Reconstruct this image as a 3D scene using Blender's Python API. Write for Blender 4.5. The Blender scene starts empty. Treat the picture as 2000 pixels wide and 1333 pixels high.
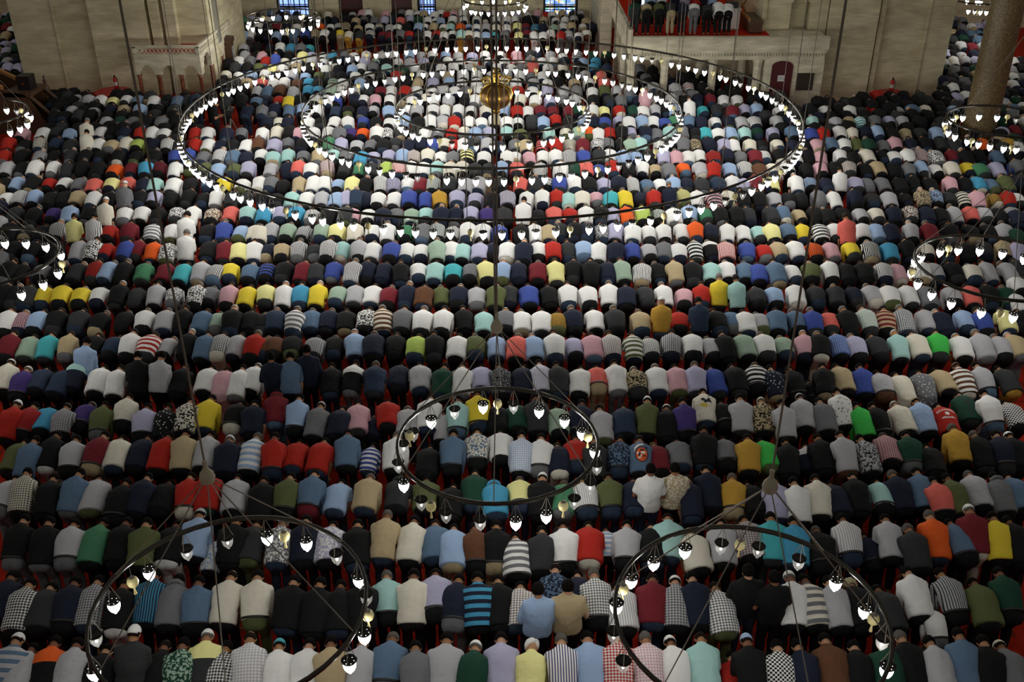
import bpy, bmesh, math, random
import numpy as np
from mathutils import Vector, Matrix, noise

random.seed(7)
sc = bpy.context.scene
COL = sc.collection

# ---------------------------------------------------------------- camera
CAM_H, PITCH, FPX = 12.0, math.radians(29.1), 1953.0
cam = bpy.data.objects.new('camera', bpy.data.cameras.new('camera'))
COL.objects.link(cam)
cam.location = (0, 0, CAM_H)
cam.rotation_euler = (math.pi / 2 - PITCH, 0, 0)
cam.data.sensor_width = 36.0
cam.data.lens = FPX / 2000.0 * 36.0
cam.data.clip_end = 300
sc.camera = cam
CP, SP = math.cos(PITCH), math.sin(PITCH)

# ---------------------------------------------------------------- world: the dim glow of the domes overhead
W = bpy.data.worlds.new('dome_glow'); sc.world = W
W.use_nodes = True
wn, wl = W.node_tree.nodes, W.node_tree.links
bg = wn['Background']
tc = wn.new('ShaderNodeTexCoord'); sx = wn.new('ShaderNodeSeparateXYZ'); mr = wn.new('ShaderNodeMapRange')
wl.new(tc.outputs['Generated'], sx.inputs[0]); wl.new(sx.outputs['Z'], mr.inputs['Value'])
mr.inputs['From Min'].default_value = 0.0; mr.inputs['From Max'].default_value = 1.0
mr.inputs['To Min'].default_value = 0.045; mr.inputs['To Max'].default_value = 0.16
wl.new(mr.outputs[0], bg.inputs['Strength'])
bg.inputs['Color'].default_value = (1.0, 0.97, 0.90, 1)

# ---------------------------------------------------------------- exposure
sc.view_settings.view_transform = 'Standard'
sc.view_settings.look = 'None'
sc.view_settings.exposure = 1.0
sc.view_settings.gamma = 1.0
sc.view_settings.use_curve_mapping = False
LAMP_W = 10.0          # watts of one point light standing in a lamp glass

def px(x, y, h):
    """World point at height h seen at pixel (x, y) of the 2000x1333 frame."""
    dx, dy = (x - 1000) / FPX, (y - 666.5) / FPX
    d = Vector((dx, CP - dy * SP, -SP - dy * CP))
    t = (h - CAM_H) / d.z
    return Vector((0, 0, CAM_H)) + d * t

def px_depth(x, y, Y):
    """World point on the vertical plane at distance Y seen at pixel (x, y)."""
    dx, dy = (x - 1000) / FPX, (y - 666.5) / FPX
    d = Vector((dx, CP - dy * SP, -SP - dy * CP))
    return Vector((0, 0, CAM_H)) + d * (Y / d.y)

# ---------------------------------------------------------------- helpers
def tag(o, label=None, cat=None, group=None, kind=None):
    if label: o['label'] = label
    if cat: o['category'] = cat
    if group: o['group'] = group
    if kind: o['kind'] = kind
    return o

def empty(name, loc, label=None, cat=None, group=None, rz=0):
    o = bpy.data.objects.new(name, None); COL.objects.link(o)
    o.location = loc; o.rotation_euler = (0, 0, rz); o.empty_display_size = 0.1
    return tag(o, label, cat, group)

def obj(name, data, mats=None, parent=None, loc=None):
    o = bpy.data.objects.new(name, data); COL.objects.link(o)
    if parent is not None: o.parent = parent
    if loc is not None: o.location = loc
    if mats is not None:
        for m in (mats if isinstance(mats, (list, tuple)) else [mats]):
            data.materials.append(m)
    return o

def to_mesh(bm, name, smooth=False):
    me = bpy.data.meshes.new(name)
    bmesh.ops.recalc_face_normals(bm, faces=bm.faces[:])
    bm.to_mesh(me); bm.free()
    if smooth:
        me.polygons.foreach_set('use_smooth', [True] * len(me.polygons))
    return me

def box(bm, x0, x1, y0, y1, z0, z1, mi=0):
    v = [bm.verts.new((x, y, z)) for z in (z0, z1) for y in (y0, y1) for x in (x0, x1)]
    for f in ((0, 2, 3, 1), (4, 5, 7, 6), (0, 1, 5, 4), (2, 6, 7, 3), (0, 4, 6, 2), (1, 3, 7, 5)):
        bm.faces.new([v[i] for i in f]).material_index = mi

def mbox(name, x0, x1, y0, y1, z0, z1, mat, parent=None, bev=0.0):
    bm = bmesh.new(); box(bm, x0, x1, y0, y1, z0, z1)
    if bev: bmesh.ops.bevel(bm, geom=bm.edges[:], offset=bev, segments=2, affect='EDGES')
    return obj(name, to_mesh(bm, name), mat, parent)

def loft(bm, secs, n=16, mi=0):
    rings = []
    for c, ax, ay in secs:
        rings.append([bm.verts.new(c + ax * math.cos(2 * math.pi * k / n) + ay * math.sin(2 * math.pi * k / n)) for k in range(n)])
    for a, b in zip(rings, rings[1:]):
        for k in range(n):
            bm.faces.new((a[k], a[(k + 1) % n], b[(k + 1) % n], b[k])).material_index = mi
    bm.faces.new(list(reversed(rings[0]))).material_index = mi
    bm.faces.new(rings[-1]).material_index = mi

def tube(bm, pts, rad, n=10, mi=0):
    pts = [Vector(p) for p in pts]
    if not isinstance(rad, (list, tuple)): rad = [rad] * len(pts)
    secs, up = [], None
    for i, p in enumerate(pts):
        t = (pts[min(i + 1, len(pts) - 1)] - pts[max(i - 1, 0)]).normalized()
        if up is None:
            up = Vector((0, 0, 1)) if abs(t.z) < 0.9 else Vector((0, 1, 0))
        a = t.cross(up).normalized(); b = a.cross(t).normalized(); up = b
        secs.append((p, a * rad[i], b * rad[i]))
    loft(bm, secs, n, mi)

def ball(bm, c, r, u=14, v=10, mi=0, M=None):
    """Ellipsoid with half axes r, optionally turned by the 3x3 matrix M."""
    r = Vector(r) if not isinstance(r, (int, float)) else Vector((r, r, r))
    Mx = Matrix.Translation(c) @ (M.to_4x4() if M is not None else Matrix.Identity(4)) @ Matrix.Diagonal((r.x, r.y, r.z, 1))
    g = bmesh.ops.create_uvsphere(bm, u_segments=u, v_segments=v, radius=1, matrix=Mx)
    for vv in g['verts']:
        for f in vv.link_faces: f.material_index = mi

def lathe(bm, prof, n=24, c=(0, 0, 0), mi=0):
    """Profile [(r, z)] turned about z; ends with r = 0 close to a point."""
    c = Vector(c); rings = []
    for r, z in prof:
        if r <= 1e-6: rings.append([bm.verts.new(c + Vector((0, 0, z)))])
        else: rings.append([bm.verts.new(c + Vector((r * math.cos(2 * math.pi * k / n), r * math.sin(2 * math.pi * k / n), z))) for k in range(n)])
    for a, b in zip(rings, rings[1:]):
        for k in range(n):
            q = (k + 1) % n
            if len(a) == 1 and len(b) == 1: continue
            if len(a) == 1: f = (a[0], b[q], b[k])
            elif len(b) == 1: f = (a[k], a[q], b[0])
            else: f = (a[k], a[q], b[q], b[k])
            bm.faces.new(f).material_index = mi

# ---------------------------------------------------------------- materials
def srgb(h):
    c = [int(h[i:i + 2], 16) / 255 for i in (0, 2, 4)]
    return tuple((x / 12.92 if x <= 0.04045 else ((x + 0.055) / 1.055) ** 2.4) for x in c)

def mat(name, col, rough=0.7, metal=0.0, emit=None, es=0.0, alpha_glass=False, bump=None, spec=0.5):
    m = bpy.data.materials.new(name); m.use_nodes = True
    n, l = m.node_tree.nodes, m.node_tree.links
    b = n['Principled BSDF']
    b.inputs['Base Color'].default_value = (*col, 1)
    b.inputs['Roughness'].default_value = rough
    b.inputs['Metallic'].default_value = metal
    b.inputs['Specular IOR Level'].default_value = spec
    if emit:
        b.inputs['Emission Color'].default_value = (*emit, 1); b.inputs['Emission Strength'].default_value = es
        m.cycles.emission_sampling = 'NONE'
    if bump:
        t = n.new('ShaderNodeTexNoise'); t.inputs['Scale'].default_value = bump[0]; t.inputs['Detail'].default_value = 3
        co = n.new('ShaderNodeTexCoord'); l.new(co.outputs['Object'], t.inputs['Vector'])
        bp = n.new('ShaderNodeBump'); bp.inputs['Strength'].default_value = bump[1]; bp.inputs['Distance'].default_value = bump[2]
        l.new(t.outputs['Fac'], bp.inputs['Height']); l.new(bp.outputs['Normal'], b.inputs['Normal'])
    return m

def noisy(m, c1, c2, scale, detail=4, stretch=(1, 1, 1), coord='Object', lo=0.35, hi=0.65):
    n, l = m.node_tree.nodes, m.node_tree.links
    co = n.new('ShaderNodeTexCoord'); mp = n.new('ShaderNodeMapping'); mp.inputs['Scale'].default_value = stretch
    t = n.new('ShaderNodeTexNoise'); t.inputs['Scale'].default_value = scale; t.inputs['Detail'].default_value = detail
    r = n.new('ShaderNodeValToRGB')
    r.color_ramp.elements[0].position = lo; r.color_ramp.elements[1].position = hi
    r.color_ramp.elements[0].color = (*c1, 1); r.color_ramp.elements[1].color = (*c2, 1)
    l.new(co.outputs[coord], mp.inputs[0]); l.new(mp.outputs[0], t.inputs['Vector']); l.new(t.outputs['Fac'], r.inputs[0])
    l.new(r.outputs[0], n['Principled BSDF'].inputs['Base Color'])
    return r

def stone_mat(name, c1, c2, joint):
    """Dressed limestone: wide courses with thin joints, fine horizontal veining and blotches."""
    m = mat(name, c1, 0.75, spec=0.3)
    n, l = m.node_tree.nodes, m.node_tree.links
    r = noisy(m, c1, c2, 1.2, 6, (1, 1, 3.0))
    co = n.new('ShaderNodeTexCoord'); sep = n.new('ShaderNodeSeparateXYZ'); l.new(co.outputs['Object'], sep.inputs[0])
    add = n.new('ShaderNodeMath'); add.operation = 'ADD'; l.new(sep.outputs['X'], add.inputs[0]); l.new(sep.outputs['Y'], add.inputs[1])
    cmb = n.new('ShaderNodeCombineXYZ'); l.new(add.outputs[0], cmb.inputs['X']); l.new(sep.outputs['Z'], cmb.inputs['Y'])
    br = n.new('ShaderNodeTexBrick'); l.new(cmb.outputs[0], br.inputs['Vector'])
    br.inputs['Scale'].default_value = 1.0; br.inputs['Mortar Size'].default_value = 0.004
    br.inputs['Brick Width'].default_value = 1.3; br.inputs['Row Height'].default_value = 0.55
    br.inputs['Color1'].default_value = (1, 1, 1, 1); br.inputs['Color2'].default_value = (0.93, 0.93, 0.92, 1); br.inputs['Mortar'].default_value = (*joint, 1)
    v = n.new('ShaderNodeTexNoise'); v.inputs['Scale'].default_value = 9; v.inputs['Detail'].default_value = 5
    mp = n.new('ShaderNodeMapping'); mp.inputs['Scale'].default_value = (0.15, 0.15, 4.0)
    l.new(co.outputs['Object'], mp.inputs[0]); l.new(mp.outputs[0], v.inputs['Vector'])
    rv = n.new('ShaderNodeMapRange'); rv.inputs['From Min'].default_value = 0.3; rv.inputs['From Max'].default_value = 0.7
    rv.inputs['To Min'].default_value = 0.78; rv.inputs['To Max'].default_value = 1.08; l.new(v.outputs['Fac'], rv.inputs[0])
    m1 = n.new('ShaderNodeMix'); m1.data_type = 'RGBA'; m1.blend_type = 'MULTIPLY'; m1.inputs['Factor'].default_value = 1
    l.new(r.outputs[0], m1.inputs['A']); l.new(br.outputs['Color'], m1.inputs['B'])
    m2 = n.new('ShaderNodeVectorMath'); m2.operation = 'SCALE'; l.new(m1.outputs['Result'], m2.inputs[0]); l.new(rv.outputs[0], m2.inputs['Scale'])
    l.new(m2.outputs[0], n['Principled BSDF'].inputs['Base Color'])
    return m

STONE = stone_mat('limestone', srgb('e2d9b6'), srgb('c6bd98'), (0.84, 0.83, 0.8))
MARBLE = stone_mat('marble', srgb('ddd6bc'), srgb('b8b198'), (0.85, 0.84, 0.8))
IRON = mat('dark_iron', srgb('2e2a22'), 0.38, 0.7)
CABLE = mat('steel_cable', srgb('6a6456'), 0.55, 0.2)
BRASS = mat('brass', srgb('c9a648'), 0.25, 1.0)
BRONZE = mat('aged_bronze', srgb('7a5a34'), 0.35, 0.85, bump=(60, 0.5, 0.01))
WOOD = mat('dark_walnut', srgb('4a321f'), 0.5); noisy(WOOD, srgb('3a2617'), srgb('54381f'), 6, 4, (1, 1, 8))
WOODL = mat('light_oak', srgb('9a6b35'), 0.5); noisy(WOODL, srgb('85592a'), srgb('a87a42'), 6, 4, (1, 8, 1))
REDWOOD = mat('oxblood_paint', srgb('4a1518'), 0.45)
REDP = mat('red_paint', srgb('b01a1c'), 0.35)
WHITEP = mat('white_enamel', srgb('d8d6ce'), 0.4)
BLACKP = mat('black_plastic', srgb('101012'), 0.4)
PORPH = mat('porphyry', srgb('6a5545'), 0.45); noisy(PORPH, srgb('57492f'), srgb('85734e'), 14, 8)
REDCOL = mat('red_breccia', srgb('6e3a26'), 0.35); noisy(REDCOL, srgb('58291a'), srgb('8a5238'), 12, 6)
GLASS_LIT = mat('lit_glass', (1, 1, 1), 0.3, emit=(1.0, 0.98, 0.93), es=6.0)
GLASS_DIM = mat('clear_glass', (0.9, 0.92, 0.9), 0.05, spec=0.8)
GLASS_DIM.node_tree.nodes['Principled BSDF'].inputs['Alpha'].default_value = 0.32
GLOW_DOT = mat('hole_glow', (1, 1, 1), 0.4, emit=(1, 0.99, 0.95), es=2.0)  # glowing dots stand in for lamplight shining through the dish's holes
FLAME = mat('small_bulb', (1, 1, 1), 0.4, emit=(1, 0.97, 0.9), es=1.6)
LAMPCAP = mat('lamp_cap_metal', srgb('15130f'), 0.3, 0.6)
EGG = mat('ostrich_egg_shell', srgb('d9cf94'), 0.4)
GOURD = mat('gourd_weight', srgb('8f8970'), 0.6)
# ---------------------------------------------------------------- setting
carpet = mat('red_carpet', srgb('a02010'), 0.95, spec=0.1)
def carpet_nodes(m):
    n, l = m.node_tree.nodes, m.node_tree.links
    r = noisy(m, srgb('801809'), srgb('9c240f'), 3, 5)  # reds darkened to carry the dimmer light of the front rows
    co = n.new('ShaderNodeTexCoord'); sep = n.new('ShaderNodeSeparateXYZ'); l.new(co.outputs['Object'], sep.inputs[0])
    def math_(op, a, b):
        k = n.new('ShaderNodeMath'); k.operation = op
        for i, s in ((0, a), (1, b)):
            if isinstance(s, (int, float)): k.inputs[i].default_value = s
            else: l.new(s, k.inputs[i])
        return k.outputs[0]
    fy = math_('FRACT', math_('DIVIDE', sep.outputs['Y'], 1.25), 0.0)
    line = math_('LESS_THAN', fy, 0.05)
    fx = math_('FRACT', math_('DIVIDE', sep.outputs['X'], 0.6), 0.0)
    gx = math_('LESS_THAN', math_('ABSOLUTE', math_('SUBTRACT', fx, 0.5), 0.0), 0.06)
    gy = math_('LESS_THAN', math_('ABSOLUTE', math_('SUBTRACT', fy, 0.55), 0.0), 0.16)
    mk = math_('MAXIMUM', line, math_('MULTIPLY', gx, gy))
    mx = n.new('ShaderNodeMix'); mx.data_type = 'RGBA'; mx.inputs['B'].default_value = (*srgb('6e2015'), 1)
    l.new(mk, mx.inputs['Factor']); l.new(r.outputs[0], mx.inputs['A'])
    l.new(mx.outputs['Result'], n['Principled BSDF'].inputs['Base Color'])
carpet_nodes(carpet)
def struct(o): o['kind'] = 'structure'; return o

struct(mbox('floor', -45, 45, -4, 58.4, -0.3, 0.0, carpet))

def prism(name, boxes, m, bev=0.0):
    bm = bmesh.new()
    for b in boxes: box(bm, *b)
    return struct(obj(name, to_mesh(bm, name), m))

TOP = 15.0
# left pier: stepped front (a recessed field, then the lighter projecting pilaster and ribs)
prism('wall_left', [(-21.6, -13.1, 44.4, 50.2, 0, TOP), (-18.0, -15.6, 43.85, 44.5, 0, TOP), (-15.45, -15.05, 43.95, 44.5, 0, TOP),
                    (-14.9, -14.4, 44.05, 44.5, 0, TOP), (-19.75, -19.62, 44.3, 44.5, 0, TOP)], STONE)
# right pier
prism('wall_right', [(11.0, 18.7, 43.6, 50.2, 0, TOP), (13.2, 15.3, 43.0, 43.7, 0, TOP), (15.42, 15.62, 43.2, 43.7, 0, TOP),
                     (17.5, 17.64, 43.5, 43.7, 0, TOP)], STONE)
# mihrab wall with openings for its windows
WINS = [(-13.2, -11.35), (-5.3, -4.25), (1.75, 3.7)]
DOORS = [(-9.7, -8.35), (-6.75, -5.6)]
cuts = sorted(WINS + DOORS)
bxs, last = [], -45.0
for a, b in cuts:
    bxs.append((last, a, 58.0, 59.2, 0, TOP)); bxs.append((a, b, 58.0, 59.2, 2.9, TOP))
    if (a, b) in WINS: bxs.append((a, b, 58.0, 59.2, 0, 0.62))
    last = b
bxs.append((last, 45.0, 58.0, 59.2, 0, TOP))
prism('wall_back', bxs, STONE)

PANE = mat('dusk_blue_glass', srgb('8fb4ff'), 0.2, emit=srgb('88a8ff'), es=0.9)
PANE2 = mat('stained_glass', srgb('7fa0e0'), 0.2, emit=srgb('7fa6f0'), es=0.7)
def stained(m):
    n, l = m.node_tree.nodes, m.node_tree.links
    co = n.new('ShaderNodeTexCoord'); v = n.new('ShaderNodeTexVoronoi'); v.inputs['Scale'].default_value = 7
    r = n.new('ShaderNodeValToRGB'); sepc = n.new('ShaderNodeSeparateColor')
    l.new(co.outputs['Object'], v.inputs['Vector']); l.new(v.outputs['Color'], sepc.inputs[0]); l.new(sepc.outputs[0], r.inputs[0])
    r.color_ramp.interpolation = 'CONSTANT'
    e = r.color_ramp.elements; e[0].color = (*srgb('8cb0ff'), 1); e[1].position = 0.55; e[1].color = (*srgb('cfe0ff'), 1)
    for p, c in ((0.3, '5f8be0'), (0.75, '6fb08a'), (0.88, 'd8c080')):
        k = e.new(p); k.color = (*srgb(c), 1)
    l.new(r.outputs[0], n['Principled BSDF'].inputs['Emission Color'])
stained(PANE2)
for i, (a, b) in enumerate(WINS):
    bm = bmesh.new(); box(bm, a, b, 58.5, 58.53, 0.62, 2.9)
    w = struct(obj('window_%d' % (i + 1), to_mesh(bm, 'window'), PANE2 if i == 2 else PANE))
    bm = bmesh.new(); nx = 3 if i == 2 else 6
    for k in range(nx + 1):
        x = a + (b - a) * k / nx; box(bm, x - 0.025, x + 0.025, 58.42, 58.5, 0.62, 2.9)
    for k in range(9):
        z = 0.62 + 0.28 * k; box(bm, a, b, 58.43, 58.49, z - 0.02, z + 0.02)
    box(bm, a, b, 58.38, 58.5, 1.02, 1.12)
    box(bm, a, a + 0.12, 58.3, 58.5, 0.62, 2.9); box(bm, b - 0.12, b, 58.3, 58.5, 0.62, 2.9)
    obj('window_frame', to_mesh(bm, 'window_frame'), IRON, w)
for i, (a, b) in enumerate(DOORS):
    d = struct(mbox('door_%d' % (i + 1), a, b, 58.35, 58.5, 0, 2.9, REDWOOD))
    bm = bmesh.new()
    for x in (a + 0.04, (a + b) / 2 - 0.04, b - 0.12): box(bm, x, x + 0.08, 58.28, 58.36, 0, 2.9)
    for z in (0.1, 1.0, 1.9, 2.8): box(bm, a, b, 58.29, 58.36, z, z + 0.09)
    obj('door_frame', to_mesh(bm, 'door_frame'), WOOD, d)

# ---------------------------------------------------------------- bowing figures: templates
def voxel(bm, size, smooth=4, wrinkle=0.0, seed=0):
    """Fuse a bmesh of overlapping closed shells into one skin, smoothed, with cloth folds of depth wrinkle."""
    me = bpy.data.meshes.new('tmp'); bmesh.ops.recalc_face_normals(bm, faces=bm.faces[:]); bm.to_mesh(me); bm.free()
    o = bpy.data.objects.new('tmp', me); COL.objects.link(o)
    r = o.modifiers.new('r', 'REMESH'); r.mode = 'VOXEL'; r.voxel_size = size
    s = o.modifiers.new('s', 'SMOOTH'); s.iterations = smooth; s.factor = 0.5
    bpy.context.view_layer.update()
    out = bpy.data.meshes.new_from_object(o.evaluated_get(bpy.context.evaluated_depsgraph_get()))
    bpy.data.objects.remove(o); bpy.data.meshes.remove(me)
    if wrinkle:
        nv = len(out.vertices); co = np.empty(nv * 3, np.float32); no = np.empty(nv * 3, np.float32)
        out.vertices.foreach_get('co', co); out.vertex_normals.foreach_get('vector', no)
        co = co.reshape(-1, 3); no = no.reshape(-1, 3)
        d = np.array([noise.noise(Vector((p[0] * 6 + seed, p[1] * 4, p[2] * 5))) + 0.5 * noise.noise(Vector((p[0] * 14, p[1] * 9 + seed, p[2] * 12))) for p in co], np.float32)
        co = co + no * (d * wrinkle)[:, None]
        out.vertices.foreach_set('co', co.ravel())
    out.polygons.foreach_set('use_smooth', [True] * len(out.polygons))
    return out

X = Vector((1, 0, 0))
SEC = [(-0.14, .06, .05), (-0.11, .12, .09), (-0.05, .172, .122), (0.0, .186, .132), (.10, .184, .126), (.20, .194, .128), (.30, .206, .130),
       (.40, .212, .126), (.47, .204, .112), (.53, .160, .092), (.565, .095, .074), (.59, .068, .062)]

class Pose: pass
def make_pose(alpha, hip=(0, -.10, .90), knee=.045, arms='knee', spread=.095, bulk=1.0):
    P = Pose(); a = math.radians(alpha)
    P.t = Vector((0, math.cos(a), math.sin(a))); P.n = Vector((0, -math.sin(a), math.cos(a))); P.o = Vector(hip); P.bulk = bulk; P.alpha = alpha
    P.pt = lambda s, k=0.0, x=0.0: P.o + P.t * s + P.n * (k + .035 * math.sin(math.pi * min(max(s, 0), .56) / .56)) + X * x
    P.hip = [P.o + Vector((sg * .088, 0, -.03)) for sg in (-1, 1)]
    P.knee = [Vector((sg * spread, knee, .49)) for sg in (-1, 1)]
    P.ankle = [Vector((sg * spread, -.02, .085)) for sg in (-1, 1)]
    P.sh = [P.pt(.45, -.03, sg * .172) for sg in (-1, 1)]
    if arms == 'knee':
        P.wrist = [Vector((sg * (spread + .035), knee + .075, .56)) for sg in (-1, 1)]
        P.elbow = [(P.sh[i] + P.wrist[i]) / 2 + Vector((sg * .055, -.06, .02)) for i, sg in enumerate((-1, 1))]
    elif arms == 'side':
        P.elbow = [P.sh[i] + Vector((sg * .07, -.03, -.28)) for i, sg in enumerate((-1, 1))]
        P.wrist = [P.elbow[i] + Vector((sg * -.01, .06, -.25)) for i, sg in enumerate((-1, 1))]
    else:                                                            # hands folded on the belly
        P.elbow = [P.sh[i] + Vector((sg * .09, -.02, -.27)) for i, sg in enumerate((-1, 1))]
        P.wrist = [P.o + Vector((sg * .05, .19, .20)) for sg in (-1, 1)]
    # head: crown axis c runs on from the neck, face looks down to the floor (-b)
    ha = math.radians(alpha - 38 if alpha < 20 else alpha - 32 if alpha < 50 else alpha - 26)
    P.hc = Vector((0, math.cos(ha), math.sin(ha))); P.hb = Vector((0, -math.sin(ha), math.cos(ha)))
    P.head = P.pt(.575) + P.hc * .105 - P.n * .012
    P.HM = Matrix(((1, 0, 0), (P.hb.x, P.hb.y, P.hb.z), (P.hc.x, P.hc.y, P.hc.z))).transposed()    # local x, back, crown
    return P

def torso(bm, P, s0, s1, grow=0.0, n=20):
    secs = []
    for s, a, b in SEC:
        if s < s0 - 1e-6 or s > s1 + 1e-6: continue
        secs.append((P.pt(s), X * (a * P.bulk + grow), P.n * (b * P.bulk + grow)))
    loft(bm, secs, n)

def limb(bm, a, b, r0, r1, n=12, bulge=0.0):
    a, b = Vector(a), Vector(b)
    tube(bm, [a + (b - a) * f for f in (0, .12, .3, .6, .88, 1)], [r0 * .9, r0, r0 + bulge, (r0 + r1) / 2 + bulge * .6, r1, r1 * .95], n)

def build_shirt(P, vox, untucked, long_sleeve, wr=.011, seed=0):
    bm = bmesh.new()
    torso(bm, P, -0.05 if untucked else -0.0, .57, .016)
    if untucked:
        secs = [(P.pt(s) + P.n * -.01, X * (a * P.bulk + .030), P.n * (b * P.bulk + .030)) for s, a, b in ((-.075, .182, .128), (-.02, .190, .134), (.12, .188, .126))]
        loft(bm, secs, 20)
    for i, sg in enumerate((-1, 1)):
        ball(bm, P.sh[i], (.084, .088, .082))
        e = P.elbow[i]
        if long_sleeve:
            limb(bm, P.sh[i], e, .076, .060); ball(bm, e, .058); limb(bm, e, e + (P.wrist[i] - e) * .9, .058, .045)
        else:
            limb(bm, P.sh[i], P.sh[i] + (e - P.sh[i]) * .78, .080, .074)
    lathe_c = P.pt(.585)                                              # collar
    loft(bm, [(lathe_c - P.t * .02, X * .088, P.n * .078), (lathe_c + P.t * .018, X * .075, P.n * .072)], 16)
    return voxel(bm, vox, 4, wr, seed)

def build_robe(P, vox):
    bm = bmesh.new(); torso(bm, P, -0.13, .545, .02)
    o = P.o
    loft(bm, [(o + Vector((0, -.0, .06)), X * .19, Vector((0, .16, 0))), (o + Vector((0, -.03, -.1)), X * .215, Vector((0, .19, 0))), (Vector((0, .0, .45)), X * .23, Vector((0, .19, 0))), (Vector((0, .0, .10)), X * .27, Vector((0, .22, 0)))], 24)
    for i in (0, 1):
        e = P.elbow[i]; ball(bm, P.sh[i], (.084, .088, .082)); limb(bm, P.sh[i], e, .08, .068); ball(bm, e, .066); limb(bm, e, e + (P.wrist[i] - e) * .9, .066, .06)
    return voxel(bm, vox, 4, .010, 5)

def build_trousers(P, vox, wr=.006):
    bm = bmesh.new(); torso(bm, P, -0.13, .10, .006)
    for i, sg in enumerate((-1, 1)):
        ball(bm, P.o - P.t * .05 + X * sg * .055 + Vector((0, 0, -.02)), (.128 * P.bulk, .115, .125))
        limb(bm, P.hip[i], P.knee[i], .108 * P.bulk, .078); ball(bm, P.knee[i], .077); limb(bm, P.knee[i], P.ankle[i], .077, .066, bulge=.006)
    return voxel(bm, vox, 4, wr, 3)

def hand(bm, w, d, side):
    """A relaxed hand from wrist w along d: palm, four bent fingers of unequal length, a thumb off the palm's side."""
    d = Vector(d).normalized(); s = d.cross(Vector((0, -1, 0.2))).normalized() * side; f = s.cross(d).normalized() * side
    M = Matrix((s, f, d)).transposed()
    ball(bm, w + d * .05, (.042, .016, .055), 12, 8, 0, M)
    for k, (off, ln) in enumerate(((-.030, .072), (-.010, .082), (.010, .078), (.030, .060))):
        b0 = w + d * .085 + s * off; b1 = b0 + d * ln * .45 - f * .008; b2 = b1 + d * ln * .3 - f * .018; b3 = b2 + d * ln * .2 - f * .022
        tube(bm, [b0 - d * .02, b0, b1, b2, b3], [.009, .0095, .009, .008, .006], 8)
    t0 = w + d * .03 - s * .034; t1 = t0 + d * .03 - s * .026 - f * .008; t2 = t1 + d * .034 - s * .006 - f * .01
    tube(bm, [t0, t1, t2], [.012, .0105, .008], 8)

def head_solids(bm, P):
    H = P.HM; c = P.head
    ball(bm, c + P.hb * .008 + P.hc * .02, (.076, .096, .098), 20, 14, 0, H)               # skull
    ball(bm, c - P.hb * .03 - P.hc * .05, (.060, .066, .075), 16, 12, 0, H)              # jaw and face
    ball(bm, c - P.hb * .100 - P.hc * .02, (.016, .022, .03), 10, 8, 0, H)               # nose
    ball(bm, c - P.hb * .086 - P.hc * .062, (.026, .014, .009), 10, 8, 0, H)             # mouth
    ball(bm, c - P.hb * .080 - P.hc * .10, (.026, .02, .018), 10, 8, 0, H)               # chin
    for sg in (-1, 1):
        ball(bm, c + X * sg * .031 - P.hb * .082 + P.hc * .005, (.015, .012, .011), 10, 8, 0, H)  # eyelids
        ball(bm, c + X * sg * .079 + P.hb * .008 - P.hc * .015, (.012, .022, .034), 10, 8, 0, H)  # ears

def build_body(P, vox, hands=True):
    bm = bmesh.new(); head_solids(bm, P)
    a, b = P.pt(.53), P.head - P.hc * .03 + P.hb * .012
    tube(bm, [a, (a + b) / 2, b], [.066, .060, .062], 14)
    torso(bm, P, -0.05, .57, -.022)
    for i in (0, 1):
        e = P.elbow[i]; w = P.wrist[i]
        ball(bm, P.sh[i], .05); limb(bm, P.sh[i], e, .052, .042); ball(bm, e, .042); limb(bm, e, w, .042, .029)
        limb(bm, P.hip[i], P.knee[i], .08, .052); ball(bm, P.knee[i], .054); limb(bm, P.knee[i], P.ankle[i], .052, .038)
        A = P.ankle[i]
        tube(bm, [A + Vector((0, -.055, -.045)), A + Vector((0, -.02, -.03)), A + Vector((0, .08, -.045)), A + Vector((0, .15, -.060)), A + Vector((0, .20, -.066))], [.025, .043, .038, .032, .016], 12)
    me = voxel(bm, vox, 3)
    if not hands: return me
    bm = bmesh.new(); bm.from_mesh(me); n0 = len(bm.verts)
    for i, sg in enumerate((-1, 1)):
        d = (P.wrist[i] - P.elbow[i]).normalized()
        if P.alpha < 60: d = (d + Vector((0, .1, -.9))).normalized()
        hand(bm, P.wrist[i] - d * .01, d, sg)
    bm.to_mesh(me); bm.free()
    me.polygons.foreach_set('use_smooth', [True] * len(me.polygons))
    return me

def build_belt(P):
    bm = bmesh.new(); n = 32; r = []
    for s, g in ((.002, .014), (.002, .026), (.036, .026), (.036, .014)):
        a, b = .185 * P.bulk + g, .130 * P.bulk + g
        r.append([bm.verts.new(P.pt(s) + X * a * math.cos(2 * math.pi * k / n) + P.n * b * math.sin(2 * math.pi * k / n)) for k in range(n)])
    for j in range(4):
        for k in range(n): bm.faces.new((r[j][k], r[j][(k + 1) % n], r[(j + 1) % 4][(k + 1) % n], r[(j + 1) % 4][k]))
    return to_mesh(bm, 'belt', True)

def dome_part(r, keep, thick=.006, u=24, v=16, jitter=0.0):
    """Closed shell over a head-shaped ellipsoid, kept where keep(dir) holds; local axes x, back, crown."""
    bm = bmesh.new(); bmesh.ops.create_uvsphere(bm, u_segments=u, v_segments=v, radius=1)
    bmesh.ops.delete(bm, geom=[f for f in bm.faces if not keep(f.calc_center_median())], context='FACES')
    for vv in bm.verts:
        k = 1 + (noise.noise(vv.co * 5) * jitter if jitter else 0)
        vv.co = Vector((vv.co.x * r[0] * k, vv.co.y * r[1] * k + .008, vv.co.z * r[2] * k + .02))
    bmesh.ops.recalc_face_normals(bm, faces=bm.faces[:])
    g = bmesh.ops.solidify(bm, geom=bm.faces[:], thickness=-thick)
    return to_mesh(bm, 'dome', True)

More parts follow.
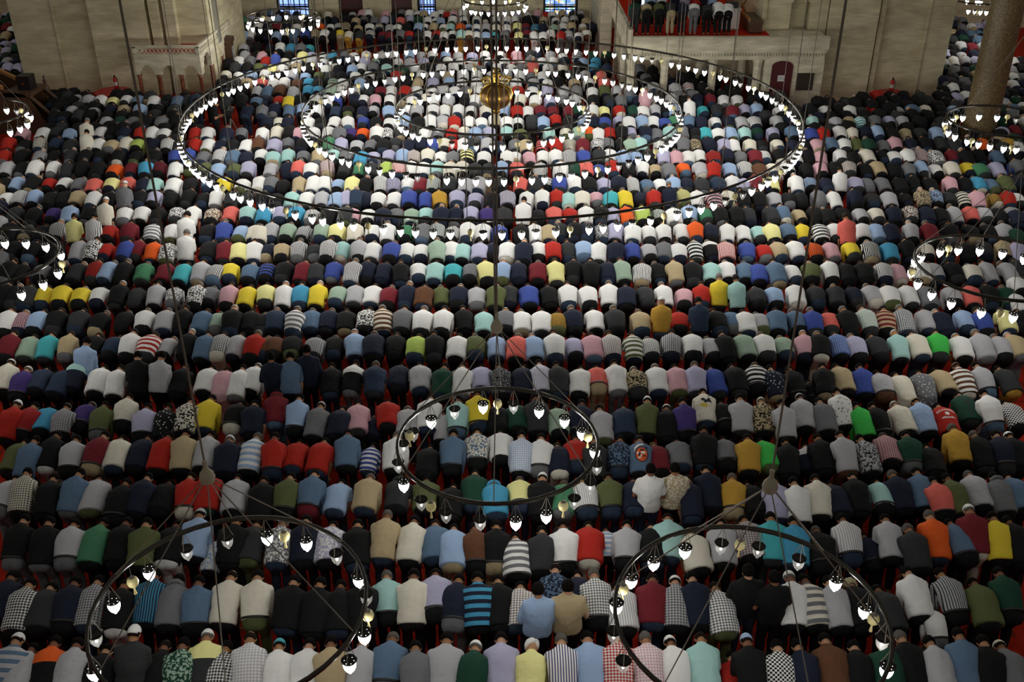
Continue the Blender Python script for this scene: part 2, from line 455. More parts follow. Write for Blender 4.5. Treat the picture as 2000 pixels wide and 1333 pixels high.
HEADGEAR = {
    'hair': dome_part((.081, .102, .103), lambda d: (d.z > .05 and d.y > -.78) or (d.y > .1 and d.z > -.62) or d.z > .75, .01, jitter=.06),
    'fringe': dome_part((.080, .101, .100), lambda d: d.y > -.1 and -.62 < d.z < .28, .006, jitter=.06),
    'cap': dome_part((.086, .106, .116), lambda d: d.z + .35 * d.y > .12, .006, 28, 18),
    'mop': dome_part((.093, .115, .112), lambda d: (d.z > .0 and d.y > -.8) or (d.y > 0 and d.z > -.75), .014, jitter=.25),
}
def turban():
    bm = bmesh.new()
    for k in range(5):
        M = Matrix.Rotation(.25 * (k - 2), 3, 'Y') @ Matrix.Rotation(.15 * (k - 2), 3, 'X')
        bmesh.ops.create_uvsphere(bm, u_segments=20, v_segments=12, radius=1, matrix=Matrix.Translation((0, .01, .055)) @ M.to_4x4() @ Matrix.Diagonal((.118 - .004 * k, .128 - .004 * k, .045, 1)))
    bmesh.ops.create_uvsphere(bm, u_segments=16, v_segments=10, radius=1, matrix=Matrix.Translation((0, .02, .10)) @ Matrix.Diagonal((.07, .075, .07, 1)))
    bmesh.ops.create_cone(bm, segments=16, radius1=.06, radius2=.008, depth=.10, cap_ends=True, matrix=Matrix.Translation((0, .02, .17)))
    return to_mesh(bm, 'turban', True)
HEADGEAR['turban'] = turban()
def hood():
    bm = bmesh.new(); n = 20
    rr = [(.10, .01), (.125, .03), (.13, .055), (.11, .07), (.085, .055), (.08, .02)]
    rings = [[bm.verts.new((r * math.cos(2 * math.pi * k / n), r * .8 * math.sin(2 * math.pi * k / n) + .03, z - .17)) for k in range(n)] for r, z in rr]
    for a, b in zip(rings, rings[1:] + rings[:1]):
        for k in range(n): bm.faces.new((a[k], a[(k + 1) % n], b[(k + 1) % n], b[k]))
    return to_mesh(bm, 'hood', True)
HEADGEAR['hood'] = hood()

def add_pat(me, P):
    """Cloth coordinates for stripes and checks: across the back, along the spine."""
    nv = len(me.vertices); co = np.empty(nv * 3, np.float32); me.vertices.foreach_get('co', co); co = co.reshape(-1, 3)
    rel = co - np.array(P.o, np.float32)
    pat = np.stack([co[:, 0], rel @ np.array(P.t, np.float32), rel @ np.array(P.n, np.float32)], 1).astype(np.float32)
    at = me.attributes.new('pat', 'FLOAT_VECTOR', 'POINT'); at.data.foreach_set('vector', pat.ravel())
    return me

POSES = {
    'a': make_pose(8), 'b': make_pose(16, bulk=1.06), 'd': make_pose(24), 'e': make_pose(33, hip=(0, -.08, .91)),
    'u': make_pose(58, hip=(0, -.04, .93), arms='knee'), 's': make_pose(87, hip=(0, -.01, .94), knee=.01, arms='fold'), 'r': make_pose(14),
}
TPL = {}
def template(key, P, untucked, long_sleeve, robe=False, V=.016):
    d = dict(P=P, robe=robe, untucked=untucked, long=long_sleeve)
    d['shirt'] = add_pat(build_robe(P, V) if robe else build_shirt(P, V, untucked, long_sleeve, seed=len(TPL) * 3.7), P)
    if not robe: d['trousers'] = TROUS.setdefault(id(P), build_trousers(P, V)) if id(P) in TROUS else TROUS.setdefault(id(P), build_trousers(P, V))
    if id(P) not in BODY: BODY[id(P)] = build_body(P, .0125)
    d['body'] = BODY[id(P)]
    if not untucked and not robe: d['belt'] = build_belt(P)
    TPL[key] = d
TROUS, BODY = {}, {}
for k in 'abde':
    template(k + '0', POSES[k], False, True); template(k + '1', POSES[k], True, False); template(k + '2', POSES[k], True, True)
template('a3', POSES['a'], False, False); template('d3', POSES['d'], False, False)
template('u1', POSES['u'], True, False); template('u2', POSES['u'], True, True)
template('s1', POSES['s'], True, False); template('s2', POSES['s'], True, True)
template('r0', POSES['r'], True, True, robe=True)

# ---------------------------------------------------------------- cloth colours and patterns
PAL = dict(W=('dcdcd9', 'white'), w=('d2cdbd', 'cream'), g=('a9a9ac', 'light grey'), G=('6c6d70', 'grey'), D=('2e3031', 'charcoal'), K=('121213', 'black'),
           N=('1a1f30', 'navy'), B=('3a4b92', 'royal blue'), b=('93abcb', 'light blue'), s=('566d86', 'slate blue'), d=('283548', 'dark blue'), T=('4391b4', 'sky blue'),
           t=('44a5ad', 'turquoise'), a=('9cc4bf', 'aqua'), m=('93a996', 'sage green'), E=('437a59', 'green'), e=('3fb24c', 'bright green'), l=('a6bd5c', 'lime green'),
           V=('1a3f30', 'dark green'), O=('565d38', 'olive'), k=('ad9c7a', 'khaki'), n=('5c3c28', 'brown'), R=('a4261c', 'red'), M=('6c1f28', 'maroon'), P=('c59aa2', 'pink'),
           S=('d2655c', 'coral'), o=('dc5c22', 'orange'), Y=('d9c238', 'yellow'), y=('dfdb95', 'pale yellow'), u=('b48c36', 'mustard'), U=('41326c', 'purple'), L=('a7a5bf', 'lavender'))
LIN = {k: srgb(v[0]) for k, v in PAL.items()}
PATW = {'#': 'checked', '=': 'striped', '|': 'pinstriped', '*': 'patterned', '.': 'dotted', '_': 'two-tone', '%': 'chequered'}
PATI = {'': 0, '=': 1, '|': 2, '#': 3, '*': 4, '.': 5, '_': 6, '%': 7}

def second(c, c2):
    return c2 or ('W' if c in 'KNDdMVBUnROsG' else 'D')

def split_tok(tok):
    c = tok[0]; p = tok[1] if len(tok) > 1 else ''; c2 = tok[2] if len(tok) > 2 else None
    return c, p, second(c, c2)

def M_(n, l, op, a, b=None, c=None):
    k = n.new('ShaderNodeMath'); k.operation = op
    for i, s in enumerate((a, b, c)):
        if s is None: continue
        if isinstance(s, (int, float)): k.inputs[i].default_value = s
        else: l.new(s, k.inputs[i])
    return k.outputs[0]

def masks(n, l, which=None):
    """{pattern: socket that is 1 where the second colour shows}; from the cloth coordinates."""
    at = n.new('ShaderNodeAttribute'); at.attribute_name = 'pat'
    sep = n.new('ShaderNodeSeparateXYZ'); l.new(at.outputs['Vector'], sep.inputs[0])
    u, v = sep.outputs['X'], sep.outputs['Y']
    f = lambda x, per, duty: M_(n, l, 'LESS_THAN', M_(n, l, 'FRACT', M_(n, l, 'DIVIDE', M_(n, l, 'ADD', x, 10.0), per)), duty)
    out = {}
    need = lambda p: which is None or which == p
    if need('='): out['='] = f(v, .125, .5)
    if need('|'): out['|'] = f(u, .038, .38)
    if need('#'): out['#'] = M_(n, l, 'MULTIPLY', M_(n, l, 'ADD', f(u, .042, .42), f(v, .042, .42)), .5)
    if need('%'):
        a, b = f(u, .06, .5), f(v, .06, .5); out['%'] = M_(n, l, 'ABSOLUTE', M_(n, l, 'SUBTRACT', a, b))
    if need('*'):
        t = n.new('ShaderNodeTexNoise'); t.inputs['Scale'].default_value = 26; t.inputs['Detail'].default_value = 2; l.new(at.outputs['Vector'], t.inputs['Vector'])
        out['*'] = M_(n, l, 'GREATER_THAN', t.outputs['Fac'], .52)
    if need('.'):
        t = n.new('ShaderNodeTexVoronoi'); t.inputs['Scale'].default_value = 16; l.new(at.outputs['Vector'], t.inputs['Vector'])
        out['.'] = M_(n, l, 'LESS_THAN', t.outputs['Distance'], .22)
    if need('_'): out['_'] = M_(n, l, 'LESS_THAN', v, .33)
    return out

def cloth_bump(n, l, b, strength=.7):
    at = n.new('ShaderNodeAttribute'); at.attribute_name = 'pat'
    t = n.new('ShaderNodeTexNoise'); t.inputs['Scale'].default_value = 9; t.inputs['Detail'].default_value = 3; l.new(at.outputs['Vector'], t.inputs['Vector'])
    bp = n.new('ShaderNodeBump'); bp.inputs['Strength'].default_value = strength; bp.inputs['Distance'].default_value = .02
    l.new(t.outputs['Fac'], bp.inputs['Height']); l.new(bp.outputs['Normal'], b.inputs['Normal'])

SHIRTM = {}
def shirt_mat(tok):
    if tok in SHIRTM: return SHIRTM[tok]
    c, p, c2 = split_tok(tok)
    m = mat('shirt_' + PAL[c][1].replace(' ', '_') + ('_' + PATW[p].replace('-', '_') if p else ''), LIN[c], .85, spec=.2)
    n, l = m.node_tree.nodes, m.node_tree.links; b = n['Principled BSDF']
    if p:
        mx = n.new('ShaderNodeMix'); mx.data_type = 'RGBA'; mx.inputs['A'].default_value = (*LIN[c], 1); mx.inputs['B'].default_value = (*LIN[c2], 1)
        l.new(masks(n, l, p)[p], mx.inputs['Factor']); l.new(mx.outputs['Result'], b.inputs['Base Color'])
    cloth_bump(n, l, b)
    SHIRTM[tok] = m; return m
TROUM = {}
def trouser_mat(c):
    if c not in TROUM: TROUM[c] = mat('trousers_' + PAL[c][1].replace(' ', '_'), tuple(x * .8 for x in LIN[c]), .85, spec=.2, bump=(14, .3, .01))
    return TROUM[c]
SKINM = [mat('skin_%d' % i, srgb(h), .55, spec=.35) for i, h in enumerate(('a87c5c', '966a48', 'b58a6c', '7a5038'))]
HAIRM = {'h': mat('black_hair', srgb('0d0b0a'), .9, spec=.08), 'y': mat('grey_hair', srgb('57534e'), .9, spec=.1), 'b': mat('blond_hair', srgb('9c9270'), .7), 'n': mat('brown_hair', srgb('1c1510'), .9, spec=.08)}
for k in HAIRM.values():
    n, l = k.node_tree.nodes, k.node_tree.links
    t = n.new('ShaderNodeTexNoise'); t.inputs['Scale'].default_value = 90; bp = n.new('ShaderNodeBump'); bp.inputs['Strength'].default_value = .5
    l.new(t.outputs['Fac'], bp.inputs['Height']); l.new(bp.outputs['Normal'], n['Principled BSDF'].inputs['Normal'])
BELTM = mat('belt_leather', srgb('15110e'), .4)
CAPM = {}
def cap_mat(c):
    if c not in CAPM: CAPM[c] = mat('knit_cap_' + PAL[c][1].replace(' ', '_'), LIN[c], .9, bump=(120, .4, .003))
    return CAPM[c]
# ---------------------------------------------------------------- the worshippers of the seven rows nearest the bottom of the photo
# each: x, y of the shirt's middle, shirt, trousers, head (h dark, y grey, n brown, x bald, f bald with fringe, b blond, w white cap, c? coloured cap, t turban, H hood), pose
ROWS = ["""
8 1308 s=g K w;35 1318 g K h;90 1312 o_K K h;135 1318 g K h;188 1322 K K h;253 1312 D K w u;305 1318 K K x;345 1318 V*m K h;397 1302 y_D K w;425 1320 K#W K h;483 1310 g#W K x;
540 1314 W K ct;595 1312 W K h;645 1320 k G h;700 1308 g K h;756 1300 s G f;812 1318 G K h;866 1306 g K h;920 1318 V K w;980 1304 L K h;1036 1318 y K t;1100 1312 W|U K y;1155 1304 b K h;
1207 1308 R#W K h;1268 1306 P#W K y;1322 1308 W K w;1377 1304 a K x;1430 1330 R K h c;1470 1314 K K cb;1526 1320 K%W K h;1577 1320 N K h;1628 1308 n K h;1680 1314 K K h;1738 1314 V K h;
1785 1302 K K y;1838 1312 g K h;1888 1302 s K h;1936 1314 K K h;1976 1314 G K cw""", """
4 1170 N K h;36 1190 K#W K h;78 1188 D K h;127 1184 N K h;174 1180 g#D d h;230 1192 K W h;288 1174 d|T K h;333 1184 G K H;380 1188 s K h;437 1176 w K x;498 1178 w O h;560 1188 K d h;614 1194 K K h;
660 1194 K d h;707 1188 K K h;756 1168 a K y;805 1174 w K h;852 1166 L K h;888 1180 N G h;935 1182 T=N K h;976 1182 K K h;1014 1184 W#n d h;1051 1214 b K h s;1082 1160 N*s K x;1109 1208 k K h s;
1130 1162 N K h;1166 1178 W#D K y;1217 1190 W|g K h;1275 1180 M d x;1321 1184 g#D K w;1362 1182 N K h;1412 1194 W#N O x;1460 1174 K d h s;1512 1186 K K h s;1552 1178 W K w;1591 1180 G=w K h;1638 1184 g K h;
1682 1184 K K b;1738 1192 D K h;1793 1166 W K h;1830 1226 W G h c;1864 1164 g|D K h;1925 1178 O K h;1972 1164 V K h""", """
28 1064 K G h;80 1066 K G h;131 1066 g G h;180 1062 E K h;233 1064 K K h;275 1072 O K h;330 1064 K W h;379 1050 b K cg;413 1086 W*b K h c;448 1062 K K h;487 1058 D O x;542 1062 G*W d w;595 1062 N K h;
642 1064 L*W K h;697 1068 K d h;748 1056 k d f;800 1060 w K h;850 1056 s d n;885 1070 b k h;930 1072 n K h;967 1070 K k h;1010 1086 W=G K h;1058 1082 D K h;1103 1070 W K h;1150 1062 R w h;1186 1062 b=W K h c;
1224 1067 g K h;1274 1064 K d h;1305 1054 a d x;1362 1076 w K cw;1413 1066 g K h;1466 1054 g#n K h;1510 1056 t D h;1555 1064 T d h;1606 1072 K K f;1660 1058 g|W d h;1702 1078 N K h c;1741 1052 g K h;1791 1078 D K y;
1830 1052 o d y;1882 1058 s K h;1906 1046 M w w;1955 1054 Y K h;1995 1062 K K h""", """
4 968 g G cK;40 966 w#K K h;90 972 K K h;136 966 s G h;181 966 g O h;228 982 K K h;270 972 N K h;316 970 K K h;362 966 R w h;404 962 R V h;457 967 g K h;510 976 K K h;556 971 O K h;603 967 s M x;656 967 b d h;
714 966 k d y;775 962 D K H;830 962 O K h;880 977 K K h;925 957 V d h;968 972 T d H;1016 962 y d y;1056 973 K K w;1098 972 E G y;1146 969 W|g d h;1194 967 O d h;1238 968 N d x;1269 972 W d h s;1318 964 k*w K h s;
1351 978 N d h;1387 957 N K h;1433 967 u k y;1474 972 K K h;1518 977 L d h;1562 986 W K h;1600 976 w K h;1636 976 N K h;1677 967 K K x;1724 966 a K h;1761 962 N K y;1804 957 s K h;1841 978 S K h;1871 972 O K h;
1912 957 g K y;1961 966 G K H;1992 962 s K h""", """
26 892 O K h;48 896 s K h;94 884 K W h;136 890 g K h;183 888 M k h;226 886 w d h;270 882 N K h;312 886 R K h;354 886 k K h;399 884 g K h;441 896 N K w;488 888 b=W K y;531 893 R d h;575 886 R d h;621 890 R d h;
676 878 s K h;720 896 B=W d h c;770 886 W K y;834 896 K K h;882 886 s K h;932 874 w*s K h;978 870 W K h;1017 890 b#W K h;1055 890 W G h;1092 896 N w cO;1125 882 R d h;1162 896 D K h;1210 890 N*s d h;1251 892 s K cK;
1287 892 M K cu;1328 882 G d h;1376 877 K d h;1419 882 G K h;1463 891 u K h;1500 886 e O h;1541 896 K K h;1578 898 W_N K h c;1609 886 K K h;1654 890 g n x;1698 891 g*D K h;1736 876 P#n K y;1781 882 V G h;
1822 898 K K h;1874 872 u K y;1921 882 K D y;1962 884 N D h;1990 882 K K w""", """
14 826 R K w;46 822 R#M K h;85 816 T K h;118 826 g#D K cD;161 808 U K cw;193 822 O G h;241 806 w K h;278 826 L K h;318 826 K.W K h;362 816 w*K K h;400 808 Y d h;456 810 K w h;492 820 N K h;537 798 M s H;576 812 b K h;
615 822 G K cg;659 826 N K h;698 812 P D h;728 832 N K w c;758 808 R K h;795 818 g K w;836 808 W d h;864 836 g K h c;893 816 a s h;935 806 Y d h;972 816 K K h;1011 812 V K h;1050 812 D K h;1091 816 m K h;1134 818 N K h;
1177 828 g O h;1220 822 d K h;1264 816 O K w;1303 826 K K w;1340 822 U K h;1379 796 w d h;1416 808 K K h;1450 812 g D h;1492 816 k*K K cw;1535 826 g K h;1571 806 g K cg;1613 812 G K h;1648 802 W.K K h;1689 822 e K h;
1721 822 K K h;1767 814 w K cw;1808 814 b K ck;1850 818 R K h;1890 796 V D h;1940 806 W s h;1984 806 W%K K h""", """
8 736 w K w;36 748 U K cw;76 742 d K h;114 744 d K h;142 734 a_N K h;161 712 b K h u;190 744 W K h;224 746 W K h;266 738 K K h u;307 738 g K h u;349 742 K K h;401 740 W K h;433 746 P P h r;462 746 W G h;490 738 W K w;
531 742 N K h s;566 742 s K h u;601 730 N K h s;645 742 K d h;686 738 W_K G h;731 742 d D y;777 732 N K h;821 736 g d h;862 746 V d h;901 744 W G h;940 737 L d h;979 742 G*K K h;1020 738 N K h;1058 738 L|W D h;1092 742 D d h;
1132 742 W K h;1168 738 S k h;1206 737 W G h;1245 742 k*K D cw;1285 738 W d w;1325 740 P O h;1360 742 L D y;1400 742 B D h;1440 742 K D h;1478 737 K=W K y;1516 746 N.W k h;1556 747 K K h;1586 764 K K h c;1612 744 K k h;
1648 740 k K h;1688 742 B K h;1726 752 g n h;1766 756 w w h r;1806 752 G.W G h r;1846 742 k K h;1886 742 W=n w cn;1926 742 g s h;1972 742 D u h"""]

PLATFORM = """
1239 31 V D h;1262 29 k K h;1287 25 O K w;1310 22 D k h;1332 33 N K h;1354 34 W G h;1380 33 D K h;1403 24 W K h;1422 15 W K h;1243 8 K K h u;1270 13 b K h;1291 16 W K h;1318 4 N K h u;1336 6 L K h u;1359 21 R K h;1372 2 N K h u;1390 9 b K h"""

HEADW = {'w': 'white skullcap', 't': 'white turban', 'x': 'bald head', 'y': 'grey hair', 'b': 'blond hair', 'f': 'balding head', 'H': 'hood'}
ORD = ['first', 'second', 'third', 'fourth', 'fifth', 'sixth', 'seventh', 'eighth', 'ninth', 'tenth', 'eleventh', 'twelfth', 'thirteenth', 'fourteenth', 'fifteenth', 'sixteenth']

def look(tok, tr, hd, pose):
    c, p, c2 = split_tok(tok)
    s = PAL[c][1]
    if p == '_': s = s + ' and ' + PAL[c2][1] + ' two-tone'
    elif p: s = s + ' and ' + PAL[c2][1] + ' ' + PATW[p]
    s += ' robe' if pose == 'r' else ' shirt'
    if hd[0] == 'c': s += ' and ' + PAL[hd[1]][1] + ' cap'
    elif hd in HEADW: s += ' and ' + HEADW[hd]
    return s

def parse(block):
    out = []
    for e in block.replace('\n', '').split(';'):
        if e.strip():
            f = e.split()
            out.append((float(f[0]), float(f[1]), f[2], f[3], f[4], f[5] if len(f) > 5 else ''))
    return sorted(out)

def set_mat(o, m):
    while len(o.data.materials) < 1: o.data.materials.append(None)
    o.material_slots[0].link = 'OBJECT'; o.material_slots[0].material = m

def child(name, me, root, m, M=None, label=None):
    o = bpy.data.objects.new(name, me); COL.objects.link(o); o.parent = root; set_mat(o, m)
    if M is not None: o.matrix_local = M
    if label: o['label'] = label
    return o

SCALE = 1.0
def pick_template(pose, tr, near, rng):
    if pose == 's': return rng.choice(('s1', 's2'))
    if pose == 'u': return rng.choice(('u1', 'u2'))
    if pose == 'r': return 'r0'
    base = rng.choice('bddee' if near < 3 else 'abdde' if near < 6 else 'abbdd')
    if tr in 'kGsw' and base in 'abde': return base + rng.choice('001')
    return base + rng.choice('01122')

def headgear(hd):
    if hd[0] == 'c': return ('cap', 'knitted_cap', cap_mat(hd[1]))
    return {'h': ('hair', 'hair', HAIRM['h']), 'n': ('hair', 'hair', HAIRM['n']), 'y': ('hair', 'hair', HAIRM['y']), 'b': ('mop', 'hair', HAIRM['b']),
            'f': ('fringe', 'hair', HAIRM['y']), 'x': ('fringe', 'hair', HAIRM['n']), 'w': ('cap', 'knitted_cap', cap_mat('W')), 't': ('turban', 'turban', cap_mat('W')), 'H': ('hair', 'hair', HAIRM['h'])}[hd]

def person(loc, tok, tr, hd, pose, tkey, rng, label, group, scale, near=0):
    T = TPL[tkey]; P = T['P']
    root = empty('person', loc, label, 'person', group, rz=rng.uniform(-.10, .10))
    root.scale = (scale * (rng.uniform(.97, 1.07) if near < 3 else rng.uniform(.92, 1.02)), scale * rng.uniform(.97, 1.04), scale * rng.uniform(.97, 1.03))
    child('body', T['body'], root, rng.choice(SKINM))
    child('robe' if T['robe'] else 'shirt', T['shirt'], root, shirt_mat(tok))
    if not T['robe']: child('trousers', T['trousers'], root, trouser_mat(tr))
    if 'belt' in T: child('belt', T['belt'], root, BELTM)
    HM = Matrix.Translation(P.head) @ P.HM.to_4x4()
    k, nm, m = headgear(hd)
    child(nm, HEADGEAR[k], root, m, HM)
    if hd[0] in 'cw': child('hair', HEADGEAR['fringe'], root, HAIRM[rng.choice('hny')], HM)
    if hd == 'H': child('hood', HEADGEAR['hood'], root, shirt_mat(tok), HM)
    return root

def place(x, y, tkey, scale, base=0.0):
    P = TPL[tkey]['P']; mid = P.pt(.24, .06) * scale
    q = px(x, y, base + mid.z)
    return Vector((q.x, q.y - mid.y, base))

NW = lambda s: len(s.split())
def name_one(people, looks, i, verb, row_words):
    """A label for figure i of a row: by its look, else its trousers, else its neighbours, else its turn among its likes."""
    same = [k for k in range(len(looks)) if looks[k] == looks[i]]
    fit = lambda s: s if NW(s) <= 16 else s.replace('the bottom', 'bottom').replace('person bowing', 'person')
    lab = fit('%s in %s, %s' % (verb, looks[i], row_words))
    if len(same) == 1: return lab
    tr = people[i][3]
    if tr not in 'KD' and sum(people[k][3] == tr for k in same) == 1 and people[i][5] != 'r':
        lab = fit('%s in %s and %s trousers, %s' % (verb, looks[i], PAL[tr][1], row_words))
        if NW(lab) <= 16: return lab
    def sides(k):
        return tuple(PAL[people[q][2][0]][1] if 0 <= q < len(people) else None for q in (k - 1, k + 1))
    a, b = sides(i)
    if a and b and sum(set(sides(k)) == {a, b} for k in same) == 1:
        lab = fit('%s in %s between %s and %s shirts, %s' % (verb, looks[i], a, b, row_words) if a != b else '%s in %s between two %s shirts, %s' % (verb, looks[i], a, row_words))
        if NW(lab) <= 16: return lab
    if (a is None or b is None):
        lab = fit('%s in %s at the %s end, %s' % (verb, looks[i], 'left' if a is None else 'right', row_words))
        if NW(lab) <= 16: return lab
    capped = any(l != looks[i] and l.startswith(looks[i] + ' and ') for l in looks)
    lab = '%s from left of %s in %s, %s' % (ORD[same.index(i)], 'bareheaded ones' if capped else 'those', looks[i], row_words)
    return lab if NW(lab) <= 16 else '%s from left wearing %s, %s' % (ORD[same.index(i)], looks[i], row_words.replace('the ', ''))

SPECIAL = {}
def build_row(people, row_words, group, near, base=0.0, ymin=None):
    looks = [look(p[2], p[3], p[4], p[5]) for p in people]
    for i, (x, y, tok, tr, hd, pose) in enumerate(people):
        rng = random.Random(int(x * 7 + y * 13))
        tkey = pick_template('' if pose == 'c' else pose, tr, near, rng)
        s = .78 if pose == 'c' else SCALE
        loc = place(x, y, tkey, s, base)
        if ymin is not None and loc.y < ymin(y): loc.x *= ymin(y) / loc.y; loc.y = ymin(y)
        verb = {'s': 'person standing upright', 'u': 'person half upright', 'c': 'child bowing'}.get(pose, 'person bowing')
        lab = name_one(people, looks, i, verb, row_words)
        o = person(loc, tok, tr, hd, pose, tkey, rng, lab, group, s, near)
        SPECIAL[(near, int(x))] = (o, tkey)

for i, blk in enumerate(ROWS):
    nm = ('bottom row' if i == 0 else '%s row from the bottom' % ORD[i])
    build_row(parse(blk), nm, 'worshippers in the ' + nm, i)
PLAT_Z = 3.0
plat = parse(PLATFORM)
build_row([p for p in plat if p[1] > 20 and p[0] != 1359 or p[0] == 1422], 'front line on the raised marble platform', 'men on the marble platform', 8, PLAT_Z, lambda y: 42.1)
build_row([p for p in plat if not (p[1] > 20 and p[0] != 1359 or p[0] == 1422)], 'back line on the raised marble platform', 'men on the marble platform', 9, PLAT_Z, lambda y: 43.7)

# ---------------------------------------------------------------- the crowd behind: one mass, a colour per figure
CROWD = """
675: 10M 52m 90t 130k 178K 215d 250W 285R=W 323g 363K 395s 425K#W 458g 490R 515n 535n 570K 612g# 653K 692b 730N 770K 810l 848K 892W 930O 970b 1010S 1043b 1083W 1123L 1158P 1197W#n 1237O=W 1273W#D 1312N#W 1352W 1392g 1420K 1458m 1497W 1533m 1575P 1603K 1640B#b 1677L 1715D 1757a 1795w 1835e 1880W 1925g 1957g 1990k
626: 10W 37P# 70b 107K 150D 190K 240K 280W 322g 352K 390s 424m 450K 487K 510K 535d 572G= 607s 640N 675K 713W*K 747n=w 783G 822W 862W 907K 945a 985G 1020W 1057W 1088u#K 1123N 1163W 1205D 1252k 1292u^ 1328R 1368d^ 1405K 1430s 1460W 1487g 1520s 1558s 1590B 1620S 1660K 1697m#W 1733M=k 1770d#W 1812g 1845N 1885b 1925B 1967y 1995K
576: 5K 28K 50D 83Y 117Y 155Y 193W 228K 265D 302g 340G* 378W*D 407G 442P 480Y 517y 553W 585T 618Y 657m 692g 725W 758M 792N 825n 862O 895N 930g 967O 995D 1035B 1073K 1110W 1150W 1190W 1225N 1262D 1300W 1335P 1372R 1407Y^ 1442a^ 1480D 1515b 1555W 1597D 1635D 1670N 1707g 1742W 1777W 1815G 1862g 1900S 1935K 1970V
529: 10K 35K 80G 110K 145D 182R#K 207b 237K 278E 318M 353t 388g 418K# 450Y 485s 520N=B 552K 587M 617D 650B 687G| 717N 748N 783K 817W 850a 885t 918G 950y 980b 1015N 1050M 1087y 1120K 1155K 1187N 1218m 1253W|K 1288K 1320k 1355K 1390a 1420W 1455s 1483B 1518s 1552W 1585O 1625W 1657K 1690K 1727W#K 1757P 1800W 1830g 1865K 1900w 1935g 1975g
488: 20K 60K 105K 150g 178W*K 205R 240B 265M 297o 325W* 360W^ 405K 437M 467y 495W 520N 550k 582G| 615D 638W# 667a 700g 727W 762B 792W 823W 853m 880W 903a 935L 960N 990W 1022N 1052W 1080R 1110D 1140b 1170W 1202N 1235B 1268g 1298G 1328W 1358K=W 1390W_K 1420R# 1460B 1493R 1525k 1558W 1592o#K 1627P 1664Y 1702K|W 1738T 1775K 1810w 1850K 1890K 1925D 1963k
452: 15K 50D 80K 108K# 143y^ 178W|^ 210R 248M 297G=W 335W 360W^ 405K 436B 467b 495w 508w 530g 560m 592N# 625m 655y 690w 728W 757W 792E 823G 853V#W 882W# 912W 942W 975B 1017K 1045W 1072k 1097D 1120K 1147N 1175g* 1203L 1237W 1267W 1298W 1332W 1360o 1387N 1422W 1453W 1483a 1510y 1540s 1570Y 1605W= 1633W 1657S^ 1688W 1715b 1745N 1780g 1820M 1860K 1900K 1935K 1965g
418: 28D 62K 100U 132b 170K 203w^ 242W 275W 305K 343W*K 372W 412n*w 450S 483a 515T 547L 575T 607W# 640K 672D 690P 718W 748N 775G 803m 832a 860N 888N 920L 950U 985D 1020W^ 1053K 1083S 1115R 1145W 1172K 1196L 1225o 1255l 1288V|W 1318W 1347b 1380E 1410K 1440K 1465D 1510D 1533s 1565k 1595K 1620K 1650K 1682g 1715w 1747N 1780n* 1812N 1840K 1867g 1897S 1925g 1952K 1980g#
386: 10W 38W#K 65b 95K 122K 148k 178W 210K 240G^ 270K 300L 332K 365K 395K 420W 450D 480D 512K 540K 568a 597W 627g 655b 677L 695d 715N 738W 770W 800B 830B 860u 893L 928L 960K 990U# 1027W 1060W 1087R 1112a 1138w 1167P 1192t 1222Y 1252N 1280R 1310N^ 1337y#K 1362W 1395P= 1426w 1455K 1485K 1512g 1540K 1565K 1600G 1632W 1672N 1705D 1737g 1770K 1803k* 1830b* 1855D 1882w= 1913P 1945u# 1972R
358: 5K 30b 60K 95R 122W 152G 182S 215y 248S 277N 300a 337W 372K 405s 437Y 472W 507W 525G 553K 582k 610W 632W 660b 687y 712K 742W# 770L| 797W 820M 845V#W 878D 907g 934g 975D 1015S 1042D 1068W*K 1095B 1122W 1152K 1180L 1208N 1237W# 1265s 1292W 1317b 1343N 1372D 1403d 1430W 1455L 1478M 1495y 1510y 1558W 1582b# 1615N 1642W^ 1672L 1697G 1725G 1760K 1785K 1820K 1860P 1888K 1912T 1940s 1970O
328: 12g 40K 65W 100W 130D 160K 190K 222o 255M 282T 310M#K 340W 370K 398O 425b 457O 483L 528g 560N 580S 607W 637M# 670D 702E 727D 757l 780R#W 805W 828W 852a 877w 902w 930D 952D 980b 1010S 1055W#K 1093W 1123V 1145S 1170B 1200R 1228K 1253W 1280k 1310G 1337o 1370g 1394R 1425b 1457W# 1483n 1510w 1540W 1575K 1605P 1632K 1660n# 1690K 1717k 1745K 1775G 1803b 1830W 1862w 1892Y 1920E 1950L 1985B
304: 8R 40K 75g# 105K 135D 165K 195K 230K 262K 300K 340B 365B 395G 427W#K 455s 480N 510W 532a 562a 592G 620k 650a 677G 705T 730L 757L 785b 810n# 835w 862W 885G 912y=K 945W 990W 1005W 1035P 1060W 1087W 1112N# 1140B 1170D 1193W 1217b 1243b 1268K 1295L 1320P 1345W 1368W 1394R#K 1420N 1448G 1475M 1493W|N 1525K 1555W 1580K 1605P 1642W 1668K 1697w 1725K 1748W 1775W 1800M# 1830W* 1863M 1890K 1915K 1950s 1980K
281: 15R 45K 75w# 105d 137D 165w^ 190W 217k 245w 268l 297N 325W#K 350D 379R 405W 430N 455K 480W 505n 535L 562G 590K 617K 640E 667L 697g 723G 747K 772D 797N 820N 845B 868w 888R 905W 922D 950g 977N 1005G 1028k 1058S=N 1086R 1114w# 1140M 1165G* 1190G 1214K 1232m 1254a 1290W 1312K 1335G 1360k* 1385N 1415L 1435W 1465w 1490K 1520w 1550N 1572K 1600P 1625s 1652W 1673O 1700V 1725G 1750P 1780N 1810K 1838D 1870D 1895K 1920o 1948K 1975u
"""
